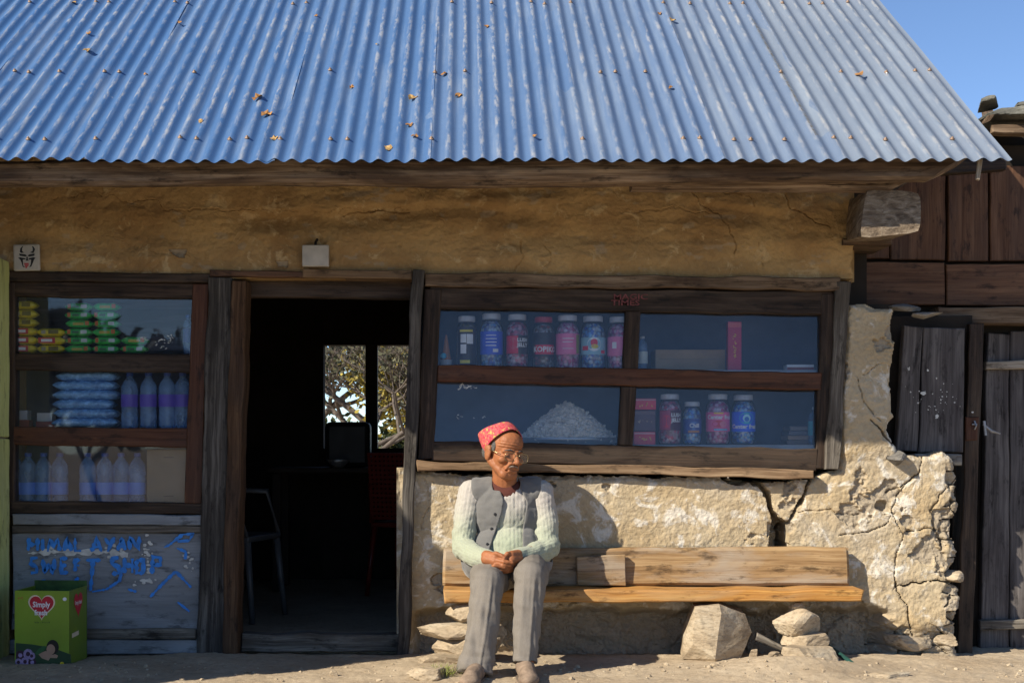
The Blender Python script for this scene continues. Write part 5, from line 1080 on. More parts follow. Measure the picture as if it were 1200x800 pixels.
for k, (x0, x1, y0, y1, c_, l_) in enumerate([(14, 34, 487, 497, (.35, .05, .03), 'red packet under a white box on the middle shelf'), (14, 32, 475, 486, (.45, .45, .45), 'white box lying on a red packet'), (42, 64, 492, 500, (.30, .05, .05), 'flat red packet next to the blue pouches'), (43, 61, 481, 491, (.5, .5, .5), 'small white box on the flat red packet')]):
    gbox('small_box', x0, y0, x1, y1, SL[1] + .001 + (0 if k % 2 == 0 else (8.2 if k == 3 else 10.2) * sc_at(-.12)), .06, lab(c_), l_, 'box', -.12)

# ------------------------------------------------------------------ inside the room
def chair(loc, rz, mat, label, perforated):
    t_ = thing('plastic_chair', loc, label, 'chair', rz=rz)
    MB().bevbox((0, 0, .42), (.42, .40, .03), .01).build('seat', mat, t_)
    for x in (-.19, .19):
        MB().tube([(x, -.18, .41), (x * 1.12, -.22, 0.0)], [.02, .014], 8).build('leg', mat, t_, True); MB().tube([(x, .18, .41), (x * 1.12, .24, 0.0)], [.02, .014], 8).build('leg', mat, t_, True)
        MB().tube([(x * 1.08, .18, .43), (x * 1.1, .2, .66), (x * 1.12, -.12, .65), (x * 1.08, -.18, .43)], .016, 8).build('armrest', mat, t_, True)
    mb = MB(); zs = np.linspace(.46, .84, 15 if perforated else 5); xs = np.linspace(-.19, .19, 15)
    for z in zs: mb.box((0, .2 + (z - .45) * .15, z), (.40, .012, .016 if perforated else .05))
    if perforated:
        for x in xs: mb.box((x, .2 + .2 * .15, .65), (.015, .012, .40), Matrix.Rotation(-.15, 3, 'X'))
    mb.build('backrest', mat, t_); return t_
chair((-.30, 2.3, .02), math.radians(160), plain('red_chair_plastic', (.17, .018, .01), .4), 'red plastic chair with perforated back inside the doorway', True)
chair((-1.22, 1.1, .02), math.radians(75), plain('grey_chair_plastic', (.09, .09, .092), .4), 'pale grey plastic chair standing just inside the door', False)
tb = thing('table', (-.75, 2.6, .02), 'dark wooden table standing below the back window', 'table'); MB().bevbox((0, 0, .74), (.9, .5, .03), .006).build('table_top', wd, tb)
for x in (-.4, .4):
    for y in (-.2, .2): MB().bevbox((x, y, .362), (.05, .05, .72), .004).build('leg', wd, tb)
bx = thing('dark_box', (W(408, 0, -2.6).x, 2.62, .02 + .757), 'dark square box standing on the table against the window light', 'box'); MB().bevbox((0, 0, .14), (.28, .2, .28), .03).build('box_body', plain('black_box', (.01, .01, .01), .5), bx)
bw = thing('bowl', (W(396, 0, -2.4).x, 2.42, .02 + .757), 'pale steel bowl on the dark table', 'bowl'); MB().lathe([(.03, 0), (.06, .03), (.07, .05), (.066, .05), (.055, .03), (0, .006)], 20, cap=False).build('bowl_body', M['zinc'], bw, True)

# ------------------------------------------------------------------ trees behind the shop
M['bark'] = plain('grey_bark', (.12, .10, .085), .9, 0, .2, .4, 25, .6)
def leafmat(n, c): return plain(n, c, .6, 0, .3, .5, 4)
def tree(loc, label, h, seed, lmat, nleaf, lsize, spread=1.0, gen=5):
    r = random.Random(seed); t_ = thing('tree', loc, label, 'tree'); mb = MB(); tips = []
    def grow(p, d, L, rad, g):
        pts = [p]; q = d.copy()
        for k in range(3):
            q = (q + Vector((r.gauss(0, .16), r.gauss(0, .16), r.gauss(0.02, .1)))).normalized(); pts.append(pts[-1] + q * L / 3)
        mb.tube(pts, [rad, rad * .9, rad * .8, rad * .68], 7 if g < 3 else 4, False)
        if g >= gen - 2: tips.extend(pts[1:])
        if g < gen:
            for k in range(3 if g < 4 else 2 + (r.random() < .5)):
                a_ = r.uniform(0, 6.28); o_ = Vector((math.cos(a_), math.sin(a_), r.uniform(-.1, .5))) * spread
                grow(pts[r.choice((2, 3))], (q + o_ * .8).normalized(), L * r.uniform(.62, .82), rad * .62, g + 1)
    grow(Vector((0, 0, -.05)), Vector((0.05, 0, 1)), h * .26, h * .013, 0)
    mb.build('trunk', M['bark'], t_, True); lb = MB()
    for k in range(nleaf):
        p = r.choice(tips) + Vector((r.gauss(0, .12), r.gauss(0, .12), r.gauss(0, .12))); a_ = Vector((r.gauss(0, 1), r.gauss(0, 1), r.gauss(0, 1))).normalized(); b_ = a_.cross(Vector((r.gauss(0, 1), r.gauss(0, 1), .3))).normalized(); s_ = lsize * r.uniform(.6, 1.3)
        lb.add([p, p + a_ * s_ * .5 + b_ * s_ * .3, p + a_ * s_, p + a_ * s_ * .5 - b_ * s_ * .3], [(0, 1, 2, 3)])
    lb.build('crown', lmat, t_); return t_
tree((-1.3, 8.3, 0), 'bare branching tree seen through the back window', 3.6, 3, leafmat('dull_leaf', (.10, .10, .06)), 2500, .05, 1.3, 7)
tree((-2.3, 12.5, 0), 'dark leaved tree farthest behind the shop', 6.0, 21, leafmat('dark_leaf', (.05, .07, .035)), 7000, .12, 1.2, 6)
tree((-.9, 11.2, 0), 'grey twiggy tree behind the bare one', 5.0, 33, leafmat('grey_leaf', (.09, .095, .07)), 3500, .08, 1.3, 6)
for k, (x, y) in enumerate([(-1.75, 13.6), (-.35, 14.2)]): tree((x, y, -.9), ['dense olive bush behind the trees, next to the dark tree', 'dense olive bush behind the yellow tree'][k], 3.6, 90 + k, leafmat('olive_leaf', (.07, .085, .03)), 9000, .11, 1.5, 5)
tree((.15, 9.2, 0), 'yellow leaved tree seen through the right back pane', 4.0, 8, leafmat('autumn_leaf', (.26, .21, .04)), 9000, .075, 1.2, 6)
for k, (x, y, h_) in enumerate([(-9.2, -17.5, 6.5), (-6.6, -19.5, 7.0), (-4.3, -18.0, 6.0), (-12.0, -19.0, 7.0)]): tree((x, y, -.75), ['broad evergreen added out of view to darken the left panes', 'tallest evergreen added out of view to darken the left panes', 'young evergreen added out of view to darken the left panes', 'farthest evergreen added out of view to darken the left panes'][k], h_, 60 + k, leafmat('evergreen_leaf', (.035, .05, .022)), 5000, .32, 1.3, 4)  # unseen evergreens behind the camera, added to darken reflections in the left panes
# ------------------------------------------------------------------ the seated man
man = thing('person', (W(596, 0, .3).x, -0.28, 0.0), 'seated person in pink cap, grey waistcoat and pale green knitted jumper, hands clasped', 'person')
IM = inv(man)
def fin(o): o.data.transform(IM); return o
t = NT('tanned_skin'); v = t.mapped('Object'); a = t.noise(v, 28, 5, .6); b = t.noise(v, 140, 4, .6)
t.bsdf(t.mix(a, (0.23, 0.082, 0.033), (0.38, 0.145, 0.060)), t.ramp(b, [(.3, (.5,) * 3), (.7, (.68,) * 3)]), 0, .35, t.bump(b, .25, .002, t.bump(a, .2, .006)), Subsurface_Weight=0.06, Subsurface_Scale=0.01); M['skin'] = t.done()
t = NT('grey_wool_cloth'); v = t.mapped('Object'); a = t.noise(v, 14, 5, .6); b = t.noise(v, 420, 3, .7); t.bsdf(t.mix(b, t.mix(a, (.060, .060, .061), (.100, .099, .098)), (.20, .197, .192)), .95, 0, .15, t.bump(b, .6, .002), Sheen_Weight=0.3); M['wool'] = t.done()
t = NT('grey_trouser_cloth'); v = t.mapped('Object'); a = t.noise(v, 9, 5, .6); b = t.noise(t.mapped('Object', (1, 1, .15)), 380, 3, .7); t.bsdf(t.mix(b, t.mix(a, (.10, .088, .076), (.165, .147, .128)), (.24, .218, .192)), .9, 0, .2, t.bump(b, .4, .002)); M['trouser'] = t.done()
t = NT('cable_knit_wool'); v = t.mapped('Object'); at = t.n('ShaderNodeAttribute'); at.attribute_name = 'mint'; b = t.noise(v, 260, 4, .7); a = t.noise(v, 18, 5, .65)
at2 = t.n('ShaderNodeAttribute'); at2.attribute_name = 'rib'
c = t.mix(at.outputs['Fac'], (.50, .435, .42), (.36, .41, .285)); c = t.mix(t.math('MULTIPLY', a, .5), c, (.46, .47, .40)); c = t.mix(t.math('MULTIPLY', b, .35), c, (.22, .24, .19)); c = t.mix(at2.outputs['Fac'], c, (.26, .25, .22))
t.bsdf(c, .95, 0, .1, t.bump(b, .8, .003), Sheen_Weight=0.2); M['knit'] = t.done()
t = NT('pink_patterned_cap'); v = t.mapped('Object'); q = t.n('ShaderNodeTexVoronoi'); q.inputs['Scale'].default_value = 95; t.l(v, q.inputs['Vector']); a = t.noise(v, 70, 4, .6)
c = t.mix(t.ramp(q.outputs['Distance'], [(.3, (0, 0, 0)), (.55, (1, 1, 1))]), (.42, .035, .065), (.52, .10, .11)); c = t.mix(t.ramp(a, [(.56, (0, 0, 0)), (.64, (1, 1, 1))]), c, (.45, .36, .10)); c = t.mix(t.ramp(t.noise(v, 110, 3, .6), [(.64, (0, 0, 0)), (.70, (.8,) * 3)]), c, (.10, .12, .08))
t.bsdf(c, .85, 0, .2, t.bump(a, .3, .003)); M['cap'] = t.done()
M['maroon'] = plain('maroon_collar', (.085, .028, .022), .85, 0, .2, .2, 60); M['cuff'] = plain('black_undersleeve', (.012, .012, .014), .9); M['shoe'] = plain('dusty_beige_shoe', (.23, .17, .125), .8, 0, .2, .4, 25, .5); M['hair'] = plain('short_grey_hair', (.10, .095, .09), .9, 0, .2, .5, 200, .6); M['stubble'] = plain('white_moustache', (.24, .20, .17), .9, 0, .2, .4, 200)
M['rim'] = plain('gold_spectacle_rim', (.35, .27, .15), .3, .9); M['lens'] = clear('spectacle_lens', (.95, .95, .94), .02, (.6, .6, .6), 1.5, .01)

# joints, from the photograph
SHL, SHR = W(553, 577, .20), W(633, 577, .20); ELL, ELR = W(542, 640, .27), W(641, 641, .27); WRL, WRR = W(572, 655, .46), W(606, 652, .46)
PEL = W(597, 660, .25); PEL.z = 0.405
HIPL, HIPR = PEL + Vector((-.075, 0, -.01)), PEL + Vector((.075, 0, -.01))
KNL, KNR = W(572, 683, .60), W(622, 676, .58); ANL, ANR = W(558, 784, .69), W(616, 772, .645)
NECK = W(592, 568, .21); HC = W(591, 530, .265)
def mint_rib(o, tor, ribf=None):
    a_ = arr(o.data); z = a_[:, 2]; r_ = sstep(.70, .50, z) * .9 + .08; 
    m_ = o.data.attributes.new('mint', 'FLOAT', 'POINT'); m_.data.foreach_set('value', np.clip(r_ + .15 * fbm(a_[:, 0] * 12, a_[:, 1] * 12, a_[:, 2] * 12, 7, 3), 0, 1))

# jumper: trunk and sleeves grown together, then knitted ribs raised along trunk and sleeves
CH, BE = W(594, 600, .205), W(596, 642, .235)
mb = MB(); mb.ell(CH, (.138, .095, .135)); mb.ell(BE, (.135, .105, .105)); mb.cap(SHL + Vector((.02, 0, 0)), SHR - Vector((.02, 0, 0)), .052, .052); mb.cap(NECK + Vector((0, 0, -.06)), NECK + Vector((0, 0, -.005)), .085, .058); mb.ell(PEL + Vector((0, .0, .03)), (.14, .11, .07))
def sleeve(S, E, Wr, k): mb.cap(S, S.lerp(E, .5) + Vector((k * .006, .01, 0)), .056, .054); mb.cap(S.lerp(E, .5) + Vector((k * .006, .01, 0)), E, .054, .049); mb.cap(E, E.lerp(Wr, .55) + Vector((0, 0, -.012)), .049, .043); mb.cap(E.lerp(Wr, .55) + Vector((0, 0, -.012)), Wr, .043, .036)
sleeve(SHL, ELL, WRL, -1); sleeve(SHR, ELR, WRR, 1)
jum = fuse(mb, 'jumper', .0042, M['knit'], man, 5)
P = arr(jum.data); N = nrm(jum.data)
def along(P, A, B):
    d = np.array(B - A); L = np.dot(d, d); tt = np.clip((P - np.array(A)) @ d / L, 0, 1); q = P - np.array(A) - tt[:, None] * d; return np.linalg.norm(q, axis=1), q, tt
best = np.full(len(P), .068); phase = P[:, 0] / .016; fold = np.zeros(len(P))
for S, E in ((SHL, ELL), (ELL, WRL), (SHR, ELR), (ELR, WRR)):
    dist, q, tt = along(P, S, E); d = (E - S).normalized(); u_ = d.cross(Vector((0, 0, 1) if abs(d.z) < .8 else (0, 1, 0))).normalized(); w_ = d.cross(u_)
    ang = np.arctan2(q @ np.array(u_), q @ np.array(w_)); m_ = (dist < best) ; phase = np.where(m_, ang / (2 * math.pi) * 20, phase); best = np.where(m_, dist, best)
ribs = np.abs(np.sin(math.pi * phase)) ** .6
cab = fbm(P[:, 0] * 90, P[:, 1] * 90, P[:, 2] * 90, 4, 2)
fold = fbm(P[:, 0] * 16, P[:, 1] * 16, P[:, 2] * 26, 9, 3)
# slack folds at the elbows
el = np.zeros(len(P))
for E in (ELL, ELR): el += np.exp(-(np.linalg.norm(P - np.array(E), axis=1) / .08) ** 2)
P += N * (.0019 * ribs + .0018 * cab + .014 * fold * (.5 + el))[:, None]; setarr(jum.data, P); mint_rib(jum, 0)
at_ = jum.data.attributes.new('rib', 'FLOAT', 'POINT'); at_.data.foreach_set('value', np.clip((.55 - ribs) * 1.2, 0, .5)); fin(jum)
for Wr, E in ((WRL, ELL), (WRR, ELR)):
    d = (Wr - E).normalized(); fin(MB().cap(Wr - d * .01, Wr + d * .038, .031, .028).build('undersleeve', M['cuff'], man, True))

# waistcoat: the trunk a little larger, cut open at the front, neck and arms
mb = MB(); g_ = .012
mb.ell(CH, (.138 + g_, .095 + g_, .135 + g_)); mb.ell(BE, (.138 + g_, .108 + g_, .11)); mb.cap(SHL + Vector((.03, 0, .002)), SHR - Vector((.03, 0, -.002)), .05 + g_, .05 + g_); mb.cap(NECK + Vector((0, 0, -.06)), NECK + Vector((0, 0, -.02)), .095, .068); mb.ell(PEL + Vector((-.01, .0, .02)), (.192, .135, .115))
ves = fuse(mb, 'waistcoat', .0045, M['wool'], man, 6); me = ves.data; P = arr(me); N = nrm(me)
P += N * (.012 * fbm(P[:, 0] * 9, P[:, 1] * 9, P[:, 2] * 14, 15, 3) + .004 * fbm(P[:, 0] * 30, P[:, 1] * 30, P[:, 2] * 40, 16, 2))[:, None]; setarr(me, P)
def pix(P): d = D + P[:, 1]; return CX + P[:, 0] / d * F, CY - (P[:, 2] - CZ) / d * F
bm = bmesh.new(); bm.from_mesh(me); C_ = np.array([f.calc_center_median()[:] for f in bm.faces]); fx, fy_ = pix(C_); ny = np.array([f.normal.y for f in bm.faces])
front = (ny < .15) & (C_[:, 1] < -.16)
openp = in_poly(fx, fy_, [(577, 550), (580, 560), (586, 574), (590, 586), (588, 600), (582, 618), (575, 638), (566, 668), (560, 700), (630, 700), (618, 668), (613, 640), (613, 620), (616, 602), (618, 588), (612, 576), (608, 560), (606, 550)])
dl, _, tl = along(C_, SHL + Vector((-.03, 0, .0)), ELL); dr, _, tr_ = along(C_, SHR + Vector((.03, 0, .0)), ELR)
arms = ((dl < .066) & (C_[:, 0] < SHL.x + .002)) | ((dr < .066) & (C_[:, 0] > SHR.x - .002))
neck = (C_[:, 2] > NECK.z - .022) & (np.abs(C_[:, 0] - NECK.x) < .055)
low = (C_[:, 2] < PEL.z - .085)
kill = (front & openp) | arms | neck | low
bm.faces.ensure_lookup_table(); bmesh.ops.delete(bm, geom=[bm.faces[i] for i in np.nonzero(kill)[0]], context='FACES')
for it in range(14):                                                # even out the cut edges
    new = {}
    for v in bm.verts:
        nb_ = [e.other_vert(v).co for e in v.link_edges if e.is_boundary]
        if len(nb_) == 2: new[v] = v.co * .4 + (nb_[0] + nb_[1]) * .3
    for v, c in new.items(): v.co = c
    inner = {v: v.co * .6 + sum((e.other_vert(v).co for e in v.link_edges), Vector()) / len(v.link_edges) * .4 for v in bm.verts if v not in new and any(e.other_vert(v) in new for e in v.link_edges)}
    for v, c in inner.items(): v.co = c
bm.to_mesh(me); bm.free()
m_ = ves.modifiers.new('cloth', 'SOLIDIFY'); m_.thickness = .007; m_.offset = 0
fin(ves)
btn = plain('dark_button', (.02, .02, .022), .4)
for x, y in ((580, 602), (576, 619), (571, 637)):
    c = W(x, y, .335); d0, q0, _ = 0, 0, 0
    # set on the cloth: nearest waistcoat vertex seen at that pixel
    px_, py_ = pix(P); k = np.nonzero((np.hypot(px_ - x, py_ - y) < 2.2) & (N[:, 1] < 0))[0]; y_ = P[k, 1].min() if len(k) else -.33
    c = W(x, y, -y_); b_ = MB().lathe([(.0001, -.002), (.0062, -.001), (.0062, .003), (.0035, .004)], 12); 
    for v in b_.v: v.xyz = c + Vector((v.x, -v.z - .003, v.y))
    fin(b_.build('button', btn, man))

# trousers
mb = MB(); mb.ell(PEL + Vector((0, 0, -.015)), (.148, .115, .088))
for Hp, Kn, An, r3, r4 in ((HIPL, KNL, ANL, .062, .066), (HIPR, KNR, ANR, .056, .046)):
    mb.cap(Hp, Hp.lerp(Kn, .5), .088, .081); mb.cap(Hp.lerp(Kn, .5), Kn + Vector((0, .03, .0)), .081, .070); mb.ell(Kn, (.066, .060, .062)); mb.cap(Kn, Kn.lerp(An, .5), .067, r3)
    d = (An - Kn).normalized(); mb.tube([Kn.lerp(An, .4), Kn.lerp(An, .7), An - d * .03, An + d * .012], [r3 * 1.0, (r3 + r4) / 2, r4, r4 * 1.06], 24)
tro = fuse(mb, 'trousers', .0042, M['trouser'], man, 4); P = arr(tro.data); N = nrm(tro.data)
leg = sstep(.42, .34, P[:, 2])
f1 = fbm(P[:, 0] * 24, P[:, 1] * 24, P[:, 2] * 3.2, 25, 2); f2_ = fbm(P[:, 0] * 10 + P[:, 2] * 14, P[:, 1] * 12, P[:, 2] * 16, 26, 2)
kn = sum(np.exp(-(np.linalg.norm(P - np.array(K), axis=1) / .07) ** 2) for K in (KNL, KNR))
hem = sstep(.16, .04, P[:, 2])
crease = sum(np.exp(-((P[:, 0] - (K.x + (A_.x - K.x) * np.clip((K.z - P[:, 2]) / (K.z - A_.z), 0, 1)) - .012) / .006) ** 2) * (N[:, 1] < -.3) for K, A_ in ((KNL, ANL), (KNR, ANR)))
P += N * ((.017 * f1 * leg * (1 - .6 * kn) + .010 * f2_ * (1 - .4 * kn) + .006 * fbm(P[:, 0] * 8, P[:, 1] * 8, P[:, 2] * 45, 27, 2) * hem + .004 * crease * leg))[:, None]; setarr(tro.data, P); fin(tro)

# body: head, neck, trunk, arms, hands, legs and feet as one skin
def hm(yaw, pitch, roll): return Matrix.Rotation(yaw, 3, 'Z') @ Matrix.Rotation(pitch, 3, 'X') @ Matrix.Rotation(roll, 3, 'Y')
HM = hm(math.radians(33), math.radians(6), math.radians(6))     # turned to his left, bowed
def hp_(x, y, z): return HC + HM @ Vector((x, -y, z))              # x to picture right, y out of the face, z up
mb = MB()
def he(c, r, s=3): mb.ell(hp_(*c), r, HM, s)
def hc(a, b, ra, rb): mb.cap(hp_(*a), hp_(*b), ra, rb, 12)
he((0, -.014, .030), (.071, .091, .078)); he((0, .015, -.02), (.060, .066, .085)); he((0, .045, -.088), (.030, .030, .026)); he((0, .030, .042), (.060, .052, .052))
for s_ in (-1, 1):
    hc((s_ * .056, -.01, -.04), (s_ * .022, .050, -.088), .018, .022); he((s_ * .040, .052, -.028), (.022, .022, .018)); hc((s_ * .012, .074, .010), (s_ * .044, .058, .008), .011, .009)
    he((s_ * .075, -.012, -.008), (.009, .021, .034)); he((s_ * .079, -.018, .010), (.007, .016, .016)); he((s_ * .0115, .092, -.036), (.009, .011, .008)); he((s_ * .030, .064, -.006), (.013, .012, .010))
    hc((s_ * .020, .082, -.040), (s_ * .030, .070, -.062), .006, .007)
hc((0, .080, .006), (0, .104, -.030), .0085, .0125); he((0, .102, -.034), (.012, .011, .009))
hc((-.018, .076, -.060), (.018, .076, -.060), .0075, .0075); hc((-.016, .076, -.071), (.016, .076, -.071), .0075, .0075); he((0, .070, -.052), (.026, .014, .012))
mb.cap(NECK + Vector((0, .01, -.07)), HC + Vector((0, .015, -.05)), .056, .050)
mb.ell(CH, (.118, .075, .115)); mb.ell(BE, (.115, .085, .09)); mb.cap(SHL + Vector((.02, 0, -.012)), SHR + Vector((-.02, 0, -.012)), .036, .036); mb.ell(PEL, (.115, .09, .07))
for S, E, Wr in ((SHL, ELL, WRL), (SHR, ELR, WRR)): mb.cap(S, E, .040, .034); mb.cap(E, Wr, .034, .026)
for Hp, Kn, An in ((HIPL, KNL, ANL), (HIPR, KNR, ANR)): mb.cap(Hp, Kn, .066, .046); mb.cap(Kn, An, .045, .034); mb.cap(An, An + Vector((0, -.02, -.05)), .034, .03)
FTL = [Vector((ANL.x + .004, ANL.y + .01, .045)), Vector((ANL.x - .022, ANL.y - .15, .03))]; FTR = [Vector((ANR.x - .002, ANR.y + .01, .045)), Vector((ANR.x + .004, ANR.y - .16, .03))]
for a_, b_ in (FTL, FTR): mb.cap(a_, b_, .032, .026)
# hands: palm, five fingers each, resting one in the other
def finger(pts, r0, r1):
    n = len(pts) - 1
    for i in range(n): mb.cap(pts[i], pts[i + 1], r0 + (r1 - r0) * i / n, r0 + (r1 - r0) * (i + 1) / n, 10)
hp0 = .50
def h(x, y, p): return W(555 + x / 13.34, 630 + y / 13.34, p)     # drawn on an enlargement of the hands
# his right hand (picture left), back of the hand up, fingers lying across
mb.cap(WRL, h(230, 300, .50), .027, .026); mb.cap(h(200, 270, .50), h(340, 300, .535), .021, .018); mb.cap(h(200, 330, .51), h(330, 360, .54), .023, .018); mb.cap(h(235, 400, .51), h(320, 400, .535), .018, .015)
finger([h(350, 290, .535), h(440, 290, .55), h(500, 320, .552)], .0098, .0076)
finger([h(340, 345, .545), h(470, 370, .565), h(600, 385, .56)], .0102, .0078)
finger([h(320, 385, .545), h(460, 425, .562), h(570, 430, .555)], .0100, .0076)
finger([h(300, 410, .538), h(410, 465, .550), h(500, 480, .540)], .0092, .0070)
finger([h(260, 290, .52), h(350, 240, .545), h(440, 275, .555), h(480, 310, .56)], .0105, .0082)
# his left hand (picture right), seen from the thumb side, fingers curled below the other hand
mb.cap(WRR, h(660, 290, .50), .027, .025); mb.cap(h(690, 250, .495), h(590, 260, .53), .019, .017); mb.cap(h(690, 320, .50), h(590, 330, .535), .023, .019); mb.cap(h(680, 380, .50), h(600, 390, .52), .019, .016)
finger([h(580, 250, .53), h(530, 240, .55), h(480, 300, .553)], .0105, .0080)
finger([h(580, 300, .525), h(500, 330, .54), h(440, 360, .535)], .0098, .0078)
finger([h(590, 450, .53), h(480, 455, .56), h(330, 430, .566), h(290, 455, .56)], .0100, .0078)
finger([h(590, 470, .525), h(500, 495, .55), h(370, 490, .555), h(320, 505, .55)], .0098, .0074)
finger([h(600, 500, .515), h(520, 525, .54), h(430, 535, .54)], .0090, .0068)
bod = fuse(mb, 'body', .0027, M['skin'], man, 2, .45); P = arr(bod.data); N = nrm(bod.data)
# brow furrows and cheek creases
HMi = np.array(HM.transposed()); Q = (P - np.array(HC)) @ HMi.T; hx_, hy_, hz_ = Q[:, 0], -Q[:, 1], Q[:, 2]
isf = (np.abs(hx_) < .07) & (hy_ > .03) & (np.abs(hz_) < .1)
fur = np.sin(hz_ * 520 + 9 * hx_) * np.exp(-((hz_ - .035) / .018) ** 2) * .0014 - .004 * np.exp(-((np.abs(hx_) - .030) / .012) ** 2 - ((hz_ + .018) / .004) ** 2) - .0035 * np.exp(-((hz_ + .0655) / .0018) ** 2) * (np.abs(hx_) < .024) - .002 * np.exp(-((np.abs(hx_) - .034 + (hz_ + .05) * .3) / .003) ** 2 - ((hz_ + .055) / .02) ** 2)
P += N * (np.where(isf, fur, 0) + .0012 * fbm(P[:, 0] * 70, P[:, 1] * 70, P[:, 2] * 70, 33, 2))[:, None]; setarr(bod.data, P); fin(bod)
# nails
# shoes
def shoe(A, B):
    mb2 = MB(); d = (B - A).normalized(); mb2.cap(A + Vector((0, .03, -.008)), A + Vector((0, -.02, -.004)), .037, .039); mb2.cap(A + Vector((0, -.02, -.006)), B + Vector((0, 0, -.002)), .038, .034); mb2.ell(B + d * .012 + Vector((0, 0, -.006)), (.041, .052, .026)); mb2.cap(A + Vector((0, .01, .0)), A + Vector((0, .0, .028)), .036, .033)
    return mb2
for A, B in (FTL, FTR):
    o = fuse(shoe(A, B), 'shoe', .004, M['shoe'], man, 4); P = arr(o.data); zb = min(gz(A.x, A.y), gz(B.x, B.y)); P[:, 2] = np.maximum(P[:, 2], zb + .006); setarr(o.data, P); fin(o)
    sole = []
    for k in range(28):
        w_ = 2 * math.pi * k / 28; c = A.lerp(B, .52); d = (B - A).normalized(); n_ = Vector((-d.y, d.x, 0)); q = c + d * (.5 * ((B - A).length + .115)) * math.cos(w_) + n_ * (.041 - .004 * math.cos(w_)) * math.sin(w_); sole.append(q)
    V = [Vector((q.x, q.y, zb - .004)) for q in sole] + [Vector((q.x, q.y, zb + .012)) for q in sole]; n_ = 28
    fin(mk('sole', V, [tuple(range(n_ - 1, -1, -1)), tuple(range(n_, 2 * n_))] + [(k, (k + 1) % n_, n_ + (k + 1) % n_, n_ + k) for k in range(n_)], plain('shoe_sole', (.16, .125, .095), .9), man))
# collar of the undershirt
V = []; f = []; n_ = 40
for k in range(n_ + 1):
    a_ = math.radians(-150 + 300 * k / n_) ; fr = math.cos(a_)
    for j, (rr, dz) in enumerate(((.066, -.040), (.062, .0), (.058, .018), (.062, .016), (.074, -.010), (.080, -.020 - .012 * fr))):
        V.append(NECK + Vector((rr * math.sin(a_) * 1.0, -rr * fr * .95 - .006, dz - .030 * max(0, fr) ** 2 + .004)))
    if k:
        for j in range(5): a0 = (k - 1) * 6 + j; f.append((a0, a0 + 1, a0 + 7, a0 + 6))
o = mk('collar', V, f, M['maroon'], man, smooth=True); m_ = o.modifiers.new('c', 'SOLIDIFY'); m_.thickness = .003; fin(o)
# cap: a stiff cloth drum pushed to the back of the head, so that its rim arches high over the forehead
n_, rows = 56, 10; V = []; f = []
for j in range(rows + 1):
    q = j / rows
    for k in range(n_):
        a_ = 2 * math.pi * k / n_; fr = math.cos(a_); sd = math.sin(a_)      # fr = 1 at the forehead
        hi = .084 - .034 * fr; s_ = 1 - .09 * q ** 2
        V.append(Vector((.0785 * sd * s_, .094 * fr * s_, hi * q - .006 - .012 * abs(sd))))
top = len(V)
for j in range(rows):
    for k in range(n_): f.append((j * n_ + k, j * n_ + (k + 1) % n_, (j + 1) * n_ + (k + 1) % n_, (j + 1) * n_ + k))
for j, s_ in enumerate((.90, .62, .28)):
    for k in range(n_):
        v = V[rows * n_ + k]; w_ = Vector((v.x * s_, v.y * s_, v.z * s_ + .072 * (1 - s_) + .004 - .014 * math.exp(-((v.x * s_ - .012) / .016) ** 2))); V.append(w_)
    base = rows * n_ if j == 0 else top + (j - 1) * n_
    for k in range(n_): f.append((base + k, base + (k + 1) % n_, top + j * n_ + (k + 1) % n_, top + j * n_ + k))
f.append(tuple(top + 2 * n_ + k for k in range(n_)))
A_ = np.array([v[:] for v in V]); nn = fbm(A_[:, 0] * 20, A_[:, 1] * 20, A_[:, 2] * 30, 44, 3); A_ *= (1 + .035 * nn)[:, None]
tl_ = math.radians(47); yy_, zz_ = A_[:, 1].copy(), A_[:, 2].copy()
A_[:, 1] = yy_ * math.cos(tl_) - zz_ * math.sin(tl_) - .022; A_[:, 2] = yy_ * math.sin(tl_) + zz_ * math.cos(tl_) + .036; A_[:, 0] -= .10 * np.maximum(0, A_[:, 2] - .03)
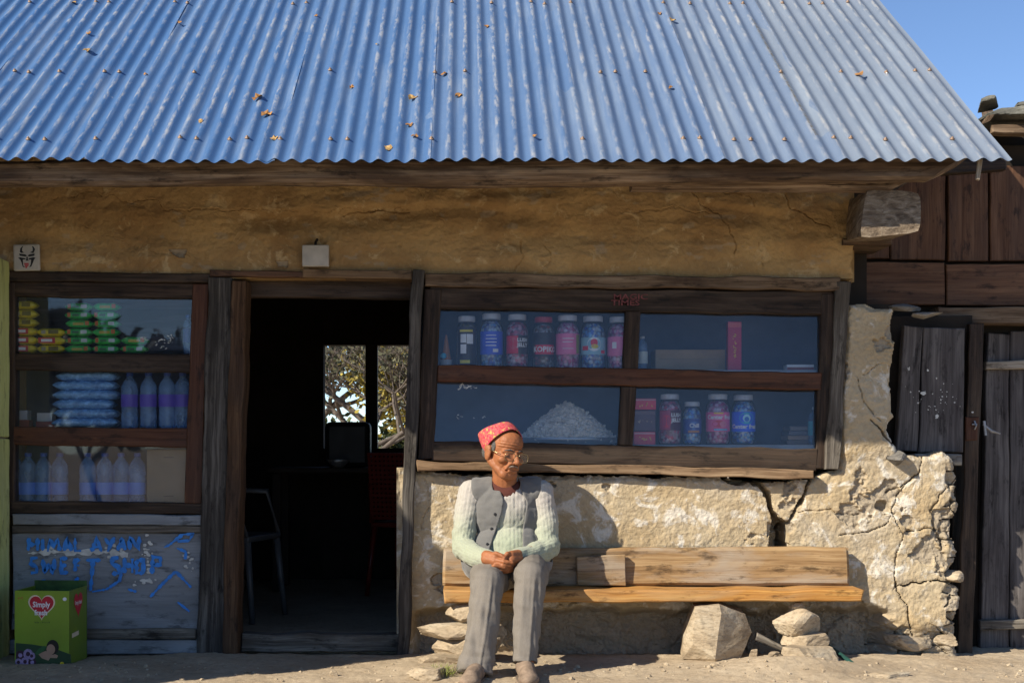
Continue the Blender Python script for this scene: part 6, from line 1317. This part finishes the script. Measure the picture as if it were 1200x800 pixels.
o = mk('cap', [hp_(x, y, z) for x, y, z in A_], f, M['cap'], man, smooth=True); bm = bmesh.new(); bm.from_mesh(o.data); bmesh.ops.recalc_face_normals(bm, faces=bm.faces); bm.to_mesh(o.data); bm.free(); m_ = o.modifiers.new('c', 'SOLIDIFY'); m_.thickness = .003; m_.offset = 1; fin(o)
# hair at the temples and nape, moustache, brows, eyes, spectacles
mb = MB()
for s_ in (-1, 1): mb.ell(hp_(s_ * .0645, .006, .022), (.006, .016, .024), HM, 3); mb.ell(hp_(s_ * .058, -.050, -.005), (.012, .03, .03), HM, 3)
mb.ell(hp_(0, -.082, -.01), (.052, .024, .035), HM, 3); fin(mb.build('hair', M['hair'], man, True))
mb = MB(); mb.tube([hp_(-.026, .078, -.056), hp_(-.012, .088, -.050), hp_(0, .090, -.0485), hp_(.012, .088, -.050), hp_(.026, .078, -.056)], [.0015, .0036, .0026, .0036, .0015], 8); fin(mb.build('moustache', M['stubble'], man, True))
for s_ in (-1, 1):
    fin(MB().tube([hp_(s_ * .012, .085, .013), hp_(s_ * .028, .080, .018), hp_(s_ * .046, .066, .012)], [.002, .003, .0015], 6).build('eyebrow', M['hair'], man, True))
    fin(MB().ell(hp_(s_ * .030, .0705, -.011), (.0095, .006, .0035), HM, 2).build('eye', M['ink'], man, True))
gl = []
for s_ in (-1, 1):
    pts = []
    for k in range(25):
        a_ = 2 * math.pi * k / 24; ca, sa = math.cos(a_), math.sin(a_); q = 1 / (abs(ca) ** 3 + abs(sa) ** 3) ** (1 / 3); pts.append(hp_(s_ * .034 + .025 * ca * q, .096 - .10 * (s_ * .034 + .025 * ca * q) ** 2 * 10 - .0, -.012 + .0185 * sa * q))
    gl.append(pts)
mb = MB()
for pts in gl: mb.tube(pts, .0016, 6, False)
mb.tube([hp_(-.010, .095, -.006), hp_(0, .100, -.002), hp_(.010, .095, -.006)], .0016, 6)
for s_ in (-1, 1): mb.tube([hp_(s_ * .060, .064, -.006), hp_(s_ * .074, .055, -.002), hp_(s_ * .080, .0, .006), hp_(s_ * .078, -.022, .002)], .0015, 6)
sp_o = fin(mb.build('spectacles', M['rim'], man, True))
for pts in gl: o = mk('lens', [hp_(0, 0, 0)] and pts[:24], [tuple(range(24))], M['lens'], man); fin(o); o.parent = sp_o
